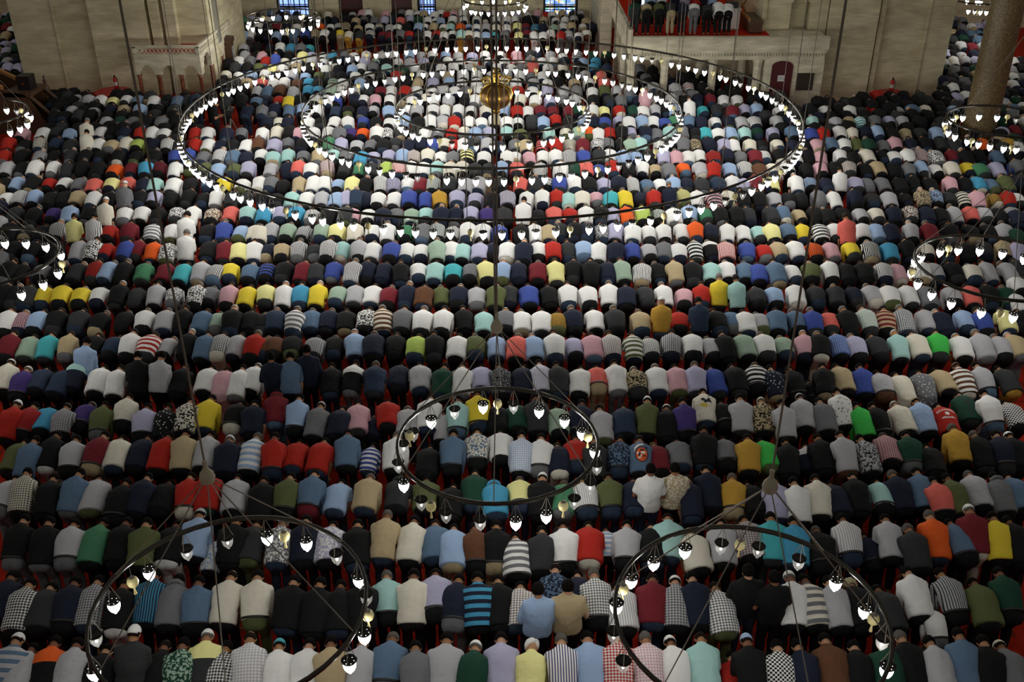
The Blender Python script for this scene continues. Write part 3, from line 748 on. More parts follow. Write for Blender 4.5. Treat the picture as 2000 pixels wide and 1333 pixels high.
ACCENT = """
258: 40P 82W 107D 133b 165w^ 193W 218K 240N 270R 295W 320W 345K 379R 405W 440N 470G 510W 540w 565K 580P 610W 640W 660G 683U 706o 735W 755W* 782D 810K 830W 855G 880R 905w 930b 955L 990a 1017O 1075a 1105w 1130m 1150o 1170W 1192R 1215K 1232L 1262N 1285G 1310a 1335G 1358K 1380t 1405W 1430b 1457a 1480V 1510L 1550s 1585B 1610R 1640W 1665w 1690N 1715b 1745K 1770k 1800D 1830b 1860D 1905K 1960K
236: 203g 232V 258G 285K 312G 340K 370K 400K 430D 520N 545w 560N 600W 625K 650W 680W 710B 735K 760W 790b 815K 840W 865g 888R 915W 940W 965W 990W 1012W 1040D 1060b 1085R 1110K 1140b 1160N 1180B 1210L 1230W 1255b 1275W 1300B 1320E 1345s 1370N 1400W 1425N 1450g 1475W# 1520g 1550N 1590a 1635g 1660k 1683t=W 1710G 1738L 1765g 1800K 1840D
214: 138g 160K 180g 212N 240k 272b 305K 335D 365K 480N 510G 535N 565s 590b 620W 655d 680K 705N 730g 760b 790W 815g 845W 870W 895W 920W 950w 985b 1010R 1030W 1055M 1080M 1110M 1130V 1155W 1180y 1210R 1237V 1257W 1280g 1300K 1320b 1350W^ 1375t 1400D 1430M 1455L 1480b 1525W 1555D 1585K 1612W 1640K 1660W 1685D 1707R 1735K 1757K# 1785s 1810w 1840K 1865b
194: 147g 172g 197W 220y 245W 268b# 300W 325K 347s 380d 410K 440D 470K 500s 517N 543R 562Y 585K 615W 640W 655B 690N 710W 735P 760W 785K 805W 830w 850W 875g 905K 925W 950W 985W 1015w 1045W 1075L 1100G 1125g 1160K 1190D 1215G 1250N 1262P^ 1283K=W 1312g 1340K 1365N 1390M 1415W 1440W 1470K
176: 440N 470K 500g 520s 545n 570g 602T 620T 645m 665W 690g 720D 745M 765W 790R 815W 840W 865g 890W 910G 935W 960g 990W 1010R 1040W 1070L 1100g 1125G 1155W 1180O 1205g 1230w
160: 430K 455D 480k 510S 530W 555W 580n 600T 620K 650m= 670W 700b 725K 760g 790K 815k 845L 875b 900W 930W 955g 985W 1010W 1040g 1070W 1095K 1125k 1150W 1180S
146: 440w 465W 490b 515W 540K 570g 595b 620O 645D 665K 695W 720W 745D 775R 800K 825W 850G 875k 905W 930W 960W 990g 1015W 1040G 1060W 1090K 1115D 1145g 1175S
132: 455D 480K 505O 530y 552W 580k 605K 635W 660K 685b 705W 730G 755a 785V 810W 835K 860W 885W 915g 940G 970W 1000W 1020G 1040S^ 1070W 1100w 1130K 1160T 1185d
119: 445K 465W 490G 517R 535B^ 555w 575W 605g 630W 655K 680G 710L 733m 755K 775W 800g 825L 850K 875W 900W 925g 955W 985W 1010P 1035G 1060W 1080W 1105N 1140b 1165T 1185K
107: 450s 475g 500K 510P 535K 565K 590y 607L 630W 648T 672G 690W 715W 745W# 770W 800b 822g 845W 870b 895g 920L 945W 975W 1010P 1035D 1050N 1075g 1100W 1128K=W 1160V 1185V
90: 455K 475g 500K 525N 548W 567T 585G 602t
66: 460W 475b 490W 505D 520K 540b 557W 575s 597B 615k 632W 648K 665Y~k 681w~u 700D~u 720W=D~N 745M~N 762M~N 780G~K 798R~d 818D~K 835W~K 851R~K 868W~K 884W~K 900a~u 915w~n 932W~N 950b~K 963t~K 985G~K 1012y~K 1028M~K 1045W~W 1062W~K 1078W~K 1095R~G 1112g~G 1130W~N 1148W~n 1163W~w 1180D~D
52: 458W 470D 485O 505W 520N 540M 560N 580W 605K 625o 645W 660g 676k= 700k 723W 742w* 760g 775W 795K 815b 830W 845k 865W 880a 897o 915b 932W 950g 968w 990W 1010y 1028M 1046T= 1062N 1083m 1102W 1118k 1140W 1158N 1172W
38: 455W 475E 490L 507W 520w 540b 560g 575G 600K 615W 635K 655N 675K 693k 710G 730G 750L 765N 783S 800L 816V 835W 850W 862b 885W 905W 930W 950K 970W 990W 1008W 1030K 1040K 1062k 1085W 1103W 1120g 1145k 1160N
26: 505D 525s 545K 560G 580N 620O 640w 672K 688g 705P 720W 737G 752P 768K 782G 800W 815W 828k 846W 862W 872R 885P 905W 925g 945K 960W 985g 1010L 1030W 1050P 1066R 1080W 1100k 1120D 1135g 1155W
16: 790G 805P
180: 100K 120K 142K 225K 245K
186: 95K 112K 128D 160K 235K 268K 290D 360K 388K 410K 1500K 1525D 1690K 1715R 1740K 1765K 1800D 1835K 1860K
197: 100K 118K 140K 360D 385K 1600K 1625K 1655D 1672K 1695K 1725K 1752K 1790K 1815D 1850K
206: 110K 128K 150D 180K 1515K 1545K 1580N 1610K 1640D 1675K 1705K 1740K 1775K 1805K 1835K 1870D
224: 105K 125K 150D 175K 205K 235K 265K 300D 335K 365K 1500D 1530K 1565K 1600N 1625K 1655K 1690K 1720K 1755D 1785K 1815K 1845K
247: 95K 118D 150K 180K 210K 235K 265K 320K 350K 385K 1530K 1565K 1595K 1625D 1660K 1705K 1735K 1775K 1835D 1865K
135: 1250G 1275K 1390G
150: 1262G 1285K 1300K 1330D 1350K 1378K 1400K
158: 1240K 1270K 1310N 1360K 1440K 1470D
168: 1245D 1275g 1320g 1345M=W 1372K 1402w 1425K
184: 1230G 1262g 1290K 1328G 1355G 1385K 1410K 1440K 1475K
"""
def crowd_list():
    out = []
    for blk in (CROWD, ACCENT):
        for line in blk.strip().split('\n'):
            y, rest = line.split(':'); y = float(y)
            for e in rest.split():
                k = 0
                while e[k].isdigit(): k += 1
                x = float(e[:k]); t = e[k:]; tr = None; up = False
                if '~' in t: t, tr = t.split('~')
                elif '^' in t:
                    t, tr = t.split('^'); up = True; tr = tr or None
                out.append((x, y, t, tr, up))
    # side aisles and the far corners, where only dim shapes show
    r = random.Random(3)
    for x0, x1, ys in ((-10, 45, range(30, 180, 13)), (1845, 1935, range(48, 200, 14)), (1960, 2010, range(120, 300, 15)), (1865, 1895, range(4, 40, 30)), (1990, 2040, range(320, 650, 34)), (-40, -5, range(300, 650, 34))):
        for y in ys:
            x = x0
            while x < x1:
                out.append((x + r.uniform(-3, 3), y + r.uniform(-3, 3), r.choice('KKNDDgGWWLsNMVk'), None, False)); x += (y + 422) * .0365
    return out

FARK = ['a0', 'b0', 'b1', 'd0', 'd1', 'b2']
FAR = {}
def thin(me, ratio):
    o = bpy.data.objects.new('tmp', me); COL.objects.link(o)
    m = o.modifiers.new('d', 'DECIMATE'); m.ratio = min(1, ratio)
    bpy.context.view_layer.update()
    out = bpy.data.meshes.new_from_object(o.evaluated_get(bpy.context.evaluated_depsgraph_get()))
    bpy.data.objects.remove(o); return out

def far_mesh(key, fine):
    """Plain-form figure for the crowd, as arrays with a cloth number per vertex (0 shirt, 1 trousers, 2 skin, 3 hair, 4 cap)."""
    up = key == 's'; P = POSES['d' if up else key[0]]
    if up: P = make_pose(14)
    parts = [(add_pat(build_shirt(P, .032, key[1:] in '12', key[1:] in '02', wr=.008, seed=ord(key[0])), P), 0), (build_trousers(P, .04, .004), 1)]
    bm = bmesh.new(); head_solids(bm, P)
    tube(bm, [P.pt(.50), P.head], [.06, .06], 10)
    for i in (0, 1): limb(bm, P.elbow[i], P.wrist[i], .042, .03, 8); tube(bm, [P.ankle[i] + Vector((0, -.05, -.03)), P.ankle[i] + Vector((0, .15, -.055))], [.03, .035], 8)
    parts.append((voxel(bm, .03, 2), 2))
    h = HEADGEAR['hair'].copy(); h.transform(Matrix.Translation(P.head) @ P.HM.to_4x4()); parts.append((h, 3))
    h = HEADGEAR['cap'].copy(); h.transform(Matrix.Translation(P.head) @ P.HM.to_4x4()); parts.append((h, 4))
    res = []
    for me, k in parts:
        me = thin(me, (.26, .24, .30, .14, .14)[k] * fine)
        me.calc_loop_triangles(); nv = len(me.vertices)
        co = np.empty(nv * 3, np.float32); me.vertices.foreach_get('co', co)
        tri = np.empty(len(me.loop_triangles) * 3, np.int32); me.loop_triangles.foreach_get('vertices', tri)
        pat = np.zeros(nv * 3, np.float32)
        if k == 0: me.attributes['pat'].data.foreach_get('vector', pat)
        res.append((co.reshape(-1, 3), tri.reshape(-1, 3), pat.reshape(-1, 3), k))
    mid = P.pt(.24, .06)
    return res, Vector(mid)

NOGO = [(a, 41.5 + b, .16) for a in (4.95, 6.35, 8.35, 10.2) for b in (.35, 3.2, 6.2)]
for a, b in ((420, 225), (449, 222)): NOGO.append((px(a, b, 1.25).x, px(a, b, 1.25).y, .22))
NOGO += [(-17.3, 43.0, .6), (16.35, 42.6, .6)]
def build_crowd():
    C, T, P1, A1, A2, PT = [], [], [], [], [], []
    off = 0; rng = random.Random(11)
    for k in FARK + ['u1']: FAR[k] = far_mesh(k, 1.0), far_mesh(k, 2.2)
    for x, y, tok, tr, up in crowd_list():
        key = 'u1' if up else rng.choice(FARK)
        parts, mid = FAR[key][1 if y > 500 else 0]
        s = rng.uniform(.95, 1.04)
        q = px(x + rng.uniform(-1.5, 1.5), y + rng.uniform(-2.5, 2.5), mid.z * s)
        gx, gy = q.x, q.y - mid.y * s
        if 10.3 < gx < 18.8 and 42.4 < gy < 50.6 or 10.3 < gx < 13 and gy > 41.2 and gy < 51: continue                # inside the piers
        if -21.8 < gx < -12.9 and 42.9 < gy < 50.6: continue
        if gy > 57.0 or 4.2 < gx < 5.3 and gy > 50.2: continue
        if -25.5 < gx < -17.5 and 37.7 < gy < 40.3 and gx + gy < 20.6: continue     # the wooden pulpit
        if any((gx - a) ** 2 + (gy + .25 - b) ** 2 < r2 for a, b, r2 in NOGO): continue
        if (gx - 17.3) ** 2 + (gy - 36.2) ** 2 < .9: continue
        c, p, c2 = split_tok(tok)
        if tr is None: tr = rng.choice('KKKKKKKKddddDDDNNG' if rng.random() < .9 else 'kOGws')
        cap = rng.random() < .16
        a = rng.uniform(-.12, .12); ca, sa = math.cos(a), math.sin(a)
        skin = srgb(rng.choice(('b98a68', 'a87853', 'c69a7c'))); hair = srgb(rng.choice(('161210', '161210', '2c2018', '6e6a64')))
        wv = rng.uniform(.92, 1.03)
        for co, tri, pat, k in parts:
            if k == 3 and cap or k == 4 and not cap: continue
            v = co * np.array([s * wv, s, s], np.float32)
            v = np.stack([v[:, 0] * ca - v[:, 1] * sa + gx, v[:, 0] * sa + v[:, 1] * ca + gy, v[:, 2]], 1)
            n = len(v); C.append(v); T.append(tri + off); off += n; P1.append(pat)
            c1 = LIN[c] if k == 0 else tuple(.8 * z for z in LIN[tr]) if k == 1 else skin if k == 2 else hair if k == 3 else LIN['W']
            A1.append(np.tile(np.array([*c1, 1], np.float32), (n, 1)))
            A2.append(np.tile(np.array([*(LIN[c2] if k == 0 else c1), 1], np.float32), (n, 1)))
            PT.append(np.full(n, PATI[p] if k == 0 else 0, np.float32))
    co = np.concatenate(C).astype(np.float32); tri = np.concatenate(T).astype(np.int32)
    me = bpy.data.meshes.new('crowd')
    me.vertices.add(len(co)); me.vertices.foreach_set('co', co.ravel())
    me.loops.add(tri.size); me.loops.foreach_set('vertex_index', tri.ravel())
    me.polygons.add(len(tri)); me.polygons.foreach_set('loop_start', np.arange(0, tri.size, 3, dtype=np.int32))
    me.polygons.foreach_set('use_smooth', np.ones(len(tri), bool))
    me.update(calc_edges=True)
    at = me.attributes.new('pat', 'FLOAT_VECTOR', 'POINT'); at.data.foreach_set('vector', np.concatenate(P1).ravel())
    at = me.attributes.new('c1', 'FLOAT_COLOR', 'POINT'); at.data.foreach_set('color', np.concatenate(A1).ravel())
    at = me.attributes.new('c2', 'FLOAT_COLOR', 'POINT'); at.data.foreach_set('color', np.concatenate(A2).ravel())
    at = me.attributes.new('ptype', 'FLOAT', 'POINT'); at.data.foreach_set('value', np.concatenate(PT))
    m = mat('crowd_cloth', (.5, .5, .5), .85, spec=.2); n, l = m.node_tree.nodes, m.node_tree.links; b = n['Principled BSDF']
    ma = masks(n, l); at = n.new('ShaderNodeAttribute'); at.attribute_name = 'ptype'
    tot = None
    for p, s in ma.items():
        k = M_(n, l, 'MULTIPLY', s, M_(n, l, 'COMPARE', at.outputs['Fac'], float(PATI[p]), .3))
        tot = k if tot is None else M_(n, l, 'ADD', tot, k)
    a1 = n.new('ShaderNodeAttribute'); a1.attribute_name = 'c1'; a2 = n.new('ShaderNodeAttribute'); a2.attribute_name = 'c2'
    mx = n.new('ShaderNodeMix'); mx.data_type = 'RGBA'; l.new(tot, mx.inputs['Factor']); l.new(a1.outputs['Color'], mx.inputs['A']); l.new(a2.outputs['Color'], mx.inputs['B'])
    l.new(mx.outputs['Result'], b.inputs['Base Color']); cloth_bump(n, l, b)
    o = obj('crowd', me, m)
    tag(o, 'dense crowd of bowing worshippers in rows filling the hall behind the nearer rows', 'crowd', None, 'stuff')
    print('crowd verts', len(co), 'tris', len(tri))
build_crowd()

# ---------------------------------------------------------------- prints on three shirts
from mathutils.bvhtree import BVHTree
def on_back(P, polys, m_, name, root, lift=.006):
    """Print shapes (across the back, along the spine) laid on the shirt's own surface."""
    shirt = [ch for ch in root.children if ch.name.startswith('shirt')][0].data
    tree = BVHTree.FromPolygons([v.co.copy() for v in shirt.vertices], [tuple(p.vertices) for p in shirt.polygons])
    bm = bmesh.new()
    for poly in polys:
        try: bm.faces.new([bm.verts.new((u, v, 0)) for u, v in poly])
        except ValueError: pass
    bmesh.ops.triangulate(bm, faces=bm.faces[:])
    long_ = [e for e in bm.edges if e.calc_length() > .03]
    if long_: bmesh.ops.subdivide_edges(bm, edges=long_, cuts=3, use_grid_fill=True)
    for v in bm.verts:
        hit = tree.ray_cast(P.pt(v.co.y, .5, v.co.x), -P.n)[0]
        v.co = (hit if hit is not None else P.pt(v.co.y, .13, v.co.x)) + P.n * lift
    return obj(name, to_mesh(bm, name), m_, root)
def ellipse(cu, cv, ru, rv, n=24, a0=0): return [(cu + ru * math.cos(2 * math.pi * k / n + a0), cv + rv * math.sin(2 * math.pi * k / n + a0)) for k in range(n)]
def text_polys(s, size, cu, cv, arc=0.0):
    cd = bpy.data.curves.new('t', 'FONT'); cd.body = s; cd.size = size; cd.align_x = 'CENTER'; cd.offset = .003
    o = bpy.data.objects.new('t', cd); COL.objects.link(o); bpy.context.view_layer.update()
    me = bpy.data.meshes.new_from_object(o.evaluated_get(bpy.context.evaluated_depsgraph_get()))
    bpy.data.objects.remove(o); out = []
    for p in me.polygons:
        q = []
        for i in p.vertices:
            x, y, _ = me.vertices[i].co
            if arc: th = x / arc; q.append((cu + (arc + y) * math.sin(th), cv + (arc + y) * math.cos(th) - arc))
            else: q.append((cu + x, cv + y))
        out.append(q)
    return out
PRINTW = mat('white_print', srgb('ddd8d0'), .8); PRINTK = mat('black_print', srgb('191a20'), .8); PRINTY = mat('yellow_print', srgb('c8b23a'), .8); PRINTO = mat('orange_print', srgb('cf5524'), .8); PRINTB = mat('blue_print', srgb('2f4a86'), .8)
def find(x, near):
    return SPECIAL[min((k for k in SPECIAL if k[0] == near), key=lambda k: abs(k[1] - x))]
o, tk = find(1850, 5); P = TPL[tk]['P']
on_back(P, text_polys('F.C. BAYERN', .062, 0, .40, .24), PRINTW, 'printed_lettering', o)
on_back(P, text_polys('MÜNCHEN', .05, 0, .19), PRINTW, 'printed_lettering', o)
on_back(P, [ellipse(0, .31, .045, .045)], PRINTW, 'printed_emblem', o)
o['label'] = 'person bowing in red football shirt with white lettering, sixth row from the bottom'
o, tk = find(1379, 5); P = TPL[tk]['P']
on_back(P, [[(-.11, .40), (-.07, .43), (-.03, .41), (0, .36), (.04, .41), (.075, .43), (.10, .36), (.115, .28), (.07, .32), (.02, .31), (-.03, .29), (-.05, .34), (-.09, .37)], [(.03, .47), (.10, .52), (.11, .50), (.04, .46)]], PRINTK, 'printed_bird', o)
on_back(P, [ellipse(-.08, .26, .045, .035), ellipse(-.02, .24, .035, .045), [(.03, .23), (.08, .235), (.08, .225), (.03, .22)]], PRINTY, 'printed_flowers', o)
o['label'] = 'person bowing in cream T-shirt printed with a dark bird, sixth row from the bottom'
o, tk = find(1251, 4); P = TPL[tk]['P']
on_back(P, [ellipse(.01, .25, .125, .16)], PRINTK, 'printed_oval', o, .006)
on_back(P, [ellipse(.01, .25, .11, .145)], PRINTO, 'printed_oval', o, .009)
on_back(P, [[(-.14, .30), (-.12, .40), (-.05, .48), (.04, .50), (.06, .47), (-.02, .44), (-.09, .38)], ellipse(.04, .28, .05, .025), ellipse(-.03, .18, .03, .02, a0=.5), ellipse(.0, .22, .018, .02), ellipse(-.06, .27, .02, .03)], PRINTW, 'printed_swirl', o, .012)
on_back(P, [ellipse(.02, .33, .04, .02), ellipse(-.03, .24, .02, .035), ellipse(.06, .21, .03, .015), [(.06, .45), (.12, .42), (.14, .34), (.11, .38)]], PRINTK, 'printed_swirl', o, .015)
o['label'] = 'person bowing in blue shirt with a large orange oval print, fifth row from the bottom'
o, tk = find(1890, 5); P = TPL[tk]['P']
on_back(P, [[(-.13, .52), (-.095, .52), (.0, .26), (-.03, .26)], [(.13, .52), (.095, .52), (-.03, .26), (.0, .26)], [(-.03, .27), (.0, .27), (.0, -.03), (-.03, -.03)]], PRINTK, 'suspenders', o)
o['label'] = 'person bowing in dark green shirt with black suspenders, sixth row from the bottom'
# ---------------------------------------------------------------- chandeliers
def lamp_meshes():
    """Meshes of one hanging oil lamp about its glass: glass cup, perforated metal dish, three chains."""
    gl = bmesh.new()
    lathe(gl, [(.076, .055), (.077, .015), (.070, -.028), (.052, -.068), (.029, -.092), (.015, -.100), (.020, -.111), (.015, -.121), (0, -.125)], 18)
    lathe(gl, [(.076, .055), (0, .054)], 18)
    glass = to_mesh(gl, 'glass_cup', True)
    cb = bmesh.new()
    lathe(cb, [(0, .060), (.076, .060), (.078, .066), (.092, .082), (.096, .090), (.092, .092), (.086, .080), (0, .076)], 24)
    cap = to_mesh(cb, 'perforated_dish', True)
    hb = bmesh.new()
    for k in range(6):
        a = k * math.pi / 3; ball(hb, (.056 * math.cos(a), .056 * math.sin(a), .078), (.005, .005, .003), 8, 5)
    holes = to_mesh(hb, 'hole_glow', True)
    fb = bmesh.new(); ball(fb, (0, 0, -.02), (.018, .018, .026), 10, 8); bulb = to_mesh(fb, 'bulb', True)
    ch = bmesh.new()
    for k in range(3):
        a = k * 2 * math.pi / 3 + .4; tube(ch, [(.084 * math.cos(a), .084 * math.sin(a), .09), (0, 0, .355)], .005, 5)
    chain = to_mesh(ch, 'hanging_chain')
    return glass, cap, holes, bulb, chain
GL, CAPD, HOLES, BULB, CHAIN = lamp_meshes()
def joined_lamp(lit):
    """The same lamp as one mesh for the wide rings, where a lamp is a dozen pixels tall."""
    bm = bmesh.new()
    for me, mi in ((GL, 0), (CAPD, 1), (CHAIN, 2), (HOLES if lit else BULB, 3)):
        n0 = len(bm.faces); bm.from_mesh(me)
        bm.faces.ensure_lookup_table()
        for f in bm.faces[n0:]: f.material_index = mi; f.smooth = True
    me = bpy.data.meshes.new('oil_lamp'); bm.to_mesh(me); bm.free()
    for m in ((GLASS_LIT if lit else GLASS_DIM), LAMPCAP, CABLE, GLOW_DOT if lit else FLAME): me.materials.append(m)
    return me
LAMP_ON, LAMP_OFF = joined_lamp(True), joined_lamp(False)
def dish_with_holes():
    bm = bmesh.new(); bm.from_mesh(CAPD); n0 = len(bm.faces); bm.from_mesh(HOLES); bm.faces.ensure_lookup_table()
    for f in bm.faces[n0:]: f.material_index = 1
    me = bpy.data.meshes.new('perforated_dish'); bm.to_mesh(me); bm.free(); me.materials.append(LAMPCAP); me.materials.append(GLOW_DOT); return me
CAP_LIT = dish_with_holes()
GL_ON = GL.copy(); GL_ON.materials.append(GLASS_LIT); GL_OFF = GL.copy(); GL_OFF.materials.append(GLASS_DIM)
CAPD.materials.append(LAMPCAP); HOLES.materials.append(GLOW_DOT); BULB.materials.append(FLAME); CHAIN.materials.append(CABLE)
def egg_mesh():
    bm = bmesh.new()
    lathe(bm, [(0, .085), (.035, .076), (.065, .045), (.076, .0), (.064, -.045), (.034, -.076), (.012, -.084)], 18, mi=0)
    lathe(bm, [(.04, .074), (.036, .082), (.014, .094), (.004, .105), (.004, .30), (0, .30)], 10, mi=1)
    lathe(bm, [(.012, -.082), (.016, -.10), (.010, -.11), (.022, -.20), (0, -.20)], 10, mi=2)
    me = to_mesh(bm, 'ostrich_egg', True)
    for m in (EGG, CABLE, mat('egg_tassel', srgb('c8bc84'), .8)): me.materials.append(m)
    return me
EGGM = egg_mesh()

def ring_mesh(R, name='ring'):
    bm = bmesh.new(); n = int(max(48, R * 24))
    prof = [(-.014, -.032), (.014, -.032), (.026, 0), (.014, .032), (-.014, .032), (-.026, 0)]
    rings = [[bm.verts.new(((R + a) * math.cos(2 * math.pi * k / n), (R + a) * math.sin(2 * math.pi * k / n), b)) for a, b in prof] for k in range(n)]
    for k in range(n):
        p, q = rings[k], rings[(k + 1) % n]
        for j in range(6): bm.faces.new((p[j], q[j], q[(j + 1) % 6], p[(j + 1) % 6]))
    return to_mesh(bm, name, True)

def light(loc, w, r=.07):
    d = bpy.data.lights.new('lamp_light', 'POINT'); d.energy = w; d.shadow_soft_size = r; d.color = (1, .972, .925)
    o = bpy.data.objects.new('lamp_light', d); COL.objects.link(o); o.location = loc

def cable(name, root, pts, r, m=CABLE, n=6):
    bm = bmesh.new(); tube(bm, pts, r, n); return obj(name, to_mesh(bm, name), m, root)

RH = 3.4
def lamp_part(root, a, R, lit, detail):
    loc = Vector((R * math.cos(a), R * math.sin(a), -.36))
    if not detail: return obj('oil_lamp', LAMP_ON if lit else LAMP_OFF, None, root, loc)
    g = obj('oil_lamp', GL_ON if lit else GL_OFF, None, root, loc)
    g['label'] = 'burning glass oil lamp' if lit else 'unlit clear glass oil lamp'
    obj('perforated_dish', CAP_LIT if lit else CAPD, None, g); obj('hanging_chain', CHAIN, None, g)
    if not lit: obj('bulb', BULB, None, g)
    return g

def small_ring(c, R, items, label, hub_dz, detail=True, weight=True, lw=1.0, gourd_r=.13, twin=0.0, nstay=6, rot=.3):
    root = empty('chandelier', (c[0], c[1], RH), label, 'chandelier', 'small ring chandeliers')
    obj('ring', ring_mesh(R), IRON, root)
    used, lit_at = [], []
    for x, y, k in items:
        q = px(x, y, RH - (.36 if k != 'e' else .30)); a = math.atan2(q.y - c[1], q.x - c[0])
        used.append(a)
        if k == 'e': obj('ostrich_egg', EGGM, None, root, (R * math.cos(a), R * math.sin(a), -.30))
        else:
            lamp_part(root, a, R, k == 'L', detail)
            if k == 'L': lit_at.append(a)
    # the part of the ring outside the frame carries lamps too
    free = sorted(used); gaps = [(free[(i + 1) % len(free)] - free[i]) % (2 * math.pi) for i in range(len(free))]
    i = max(range(len(gaps)), key=lambda j: gaps[j])
    if gaps[i] > .9:
        n = int(gaps[i] / .38)
        for j in range(1, n): a = free[i] + gaps[i] * j / n; lamp_part(root, a, R, j % 3 != 0, detail); lit_at.append(a) if j % 3 else None
    for a in lit_at[::2]: light((c[0] + R * math.cos(a), c[1] + R * math.sin(a), RH - .42), LAMP_W * 2 * lw)
    hub = Vector((0, 0, hub_dz))
    for k in range(nstay):
        a = 2 * math.pi * k / nstay + rot
        cable('stay', root, [hub, Vector((R * math.cos(a), R * math.sin(a), .02))], .008)
    top = 13.0 - RH
    if twin:
        cable('suspension_cable', root, [hub, (twin, 0, top)], .013); cable('suspension_cable', root, [hub + Vector((-.02, 0, 0)), (-twin, 0, top)], .013)
    else: cable('suspension_cable', root, [hub, (0, 0, top)], .0125 if weight else .010)
    if weight:
        bm = bmesh.new(); lathe(bm, [(r * .68, z * .68) for r, z in ((0, -.16), (.05, -.155), (.11, -.11), (gourd_r, -.03), (.115, .05), (.06, .13), (.034, .19), (.038, .25), (.045, .29), (.02, .33), (0, .33))], 18, hub)
        obj('gourd_weight', to_mesh(bm, 'gourd_weight', True), GOURD, root)
    return root

def centre(x, y, d=None): q = px(x, y, RH); return (q.x, q.y)
small_ring(centre(972, 862), 1.50, [(845, 827, 'L'), (806, 850, 'u'), (791, 850, 'e'), (787, 875, 'u'), (780, 912, 'u'), (793, 948, 'L'), (823, 985, 'u'), (851, 983, 'e'), (877, 1003, 'u'), (891, 810, 'u'), (944, 798, 'L'),
    (972, 787, 'e'), (1002, 800, 'u'), (1053, 805, 'L'), (1101, 825, 'L'), (1137, 848, 'L'), (1153, 853, 'e'), (1157, 885, 'L'), (1163, 915, 'u'), (1149, 950, 'u'), (1117, 980, 'u'), (1095, 985, 'e'), (1067, 1010, 'L'), (1007, 1022, 'L'), (939, 1020, 'u')],
    'small ring chandelier hanging whole in the middle of the lower half, gourd weight above', 1.95, twin=.05, rot=.5)
small_ring(centre(450, 1180), 1.62, [(203, 1310, 'L'), (215, 1247, 'u'), (258, 1190, 'L'), (278, 1145, 'e'), (307, 1130, 'L'), (371, 1090, 'u'), (445, 1065, 'u'), (517, 1065, 'L'), (550, 1057, 'e'), (586, 1078, 'L'), (643, 1100, 'u'),
    (687, 1140, 'L'), (713, 1170, 'u'), (715, 1203, 'e'), (709, 1245, 'L'), (681, 1300, 'L')], 'ring chandelier cut by the bottom edge, at lower left over dark-clothed men', 1.9, lw=.55, rot=.75)
small_ring(centre(1465, 1200), 1.60, [(1287, 1110, 'L'), (1247, 1143, 'L'), (1227, 1155, 'e'), (1216, 1190, 'L'), (1206, 1243, 'u'), (1222, 1300, 'u'), (1346, 1090, 'L'), (1411, 1080, 'u'), (1446, 1075, 'e'), (1479, 1087, 'u'), (1549, 1115, 'u'),
    (1613, 1152, 'L'), (1665, 1200, 'L'), (1687, 1212, 'e'), (1700, 1255, 'u'), (1705, 1305, 'L')], 'ring chandelier cut by the bottom edge, at lower right beside a standing youth in black', 1.9, lw=.7, rot=.75)
small_ring(centre(1948, 520), 1.60, [(1807, 507, 'L'), (1796, 515, 'L'), (1790, 535, 'L'), (1800, 533, 'e'), (1807, 555, 'L'), (1835, 573, 'L'), (1835, 492, 'L'), (1852, 485, 'e'), (1872, 490, 'L'), (1913, 490, 'L'), (1958, 496, 'L'), (1998, 508, 'L'),
    (1875, 585, 'L'), (1922, 597, 'L'), (1950, 592, 'e'), (1970, 605, 'L')], 'ring chandelier cut by the right edge halfway down the photo', 2.0, weight=False, lw=.5)
small_ring(centre(-45, 505), 1.60, [(4, 484, 'L'), (40, 484, 'L'), (73, 490, 'L'), (96, 505, 'L'), (103, 518, 'e'), (97, 535, 'L'), (73, 555, 'L'), (39, 575, 'L')], 'ring chandelier cut by the left edge halfway down the photo', 2.0, weight=False, lw=.5)
small_ring(centre(-58, 222), 1.60, [(4, 220, 'L'), (24, 221, 'u'), (31, 219, 'e'), (39, 226, 'L'), (47, 232, 'L'), (41, 238, 'e'), (47, 244, 'L'), (39, 252, 'L'), (23, 260, 'L'), (0, 270, 'L')], 'ring chandelier cut by the left edge beside the dark wooden pulpit', 2.5, False, False, .5)
small_ring(centre(1963, 236), 1.60, [(1877, 240, 'L'), (1885, 234, 'e'), (1895, 236, 'L'), (1920, 234, 'L'), (1949, 235, 'L'), (1967, 231, 'e'), (1980, 239, 'u'), (1862, 246, 'L'), (1857, 250, 'e'), (1855, 260, 'L'), (1862, 268, 'L'), (1877, 280, 'L'),
    (1890, 278, 'e'), (1900, 288, 'L'), (1929, 292, 'L'), (1961, 299, 'L'), (1980, 295, 'e'), (1993, 303, 'L')], 'ring chandelier around the foot of the stout porphyry column', 2.5, False, False, .5, nstay=4)
small_ring(centre(552, 30), 1.50, [(507, 33, 'e'), (517, 39, 'L'), (500, 41, 'u'), (537, 37, 'L'), (558, 36, 'L'), (579, 37, 'L'), (587, 33, 'e'), (597, 38, 'L'), (611, 42, 'L'), (489, 46, 'L'), (486, 52, 'L'), (494, 57, 'L'), (508, 60, 'L'), (528, 62, 'L'),
    (551, 62, 'L'), (561, 58, 'e'), (573, 61, 'L'), (594, 58, 'L'), (610, 55, 'L'), (621, 48, 'L')], 'distant ring chandelier in front of the barred blue window', 2.5, False, False, 2.2, nstay=4)
small_ring(centre(967, -1), 1.45, [(904, 26, 'L'), (915, 28, 'L'), (930, 30, 'L'), (950, 31, 'L'), (972, 31, 'L'), (991, 30, 'L'), (1010, 28, 'L'), (1023, 25, 'L'), (1031, 20, 'L'), (903, 14, 'L'), (912, 10, 'L'), (943, 5, 'L'), (964, 5, 'L'), (983, 6, 'L'),
    (1001, 9, 'L'), (1017, 12, 'L'), (1029, 14, 'L'), (993, 3, 'e'), (917, 3, 'e')], 'distant ring chandelier cut by the top edge on the middle line of the hall', 2.5, False, False, 2.2, nstay=4)
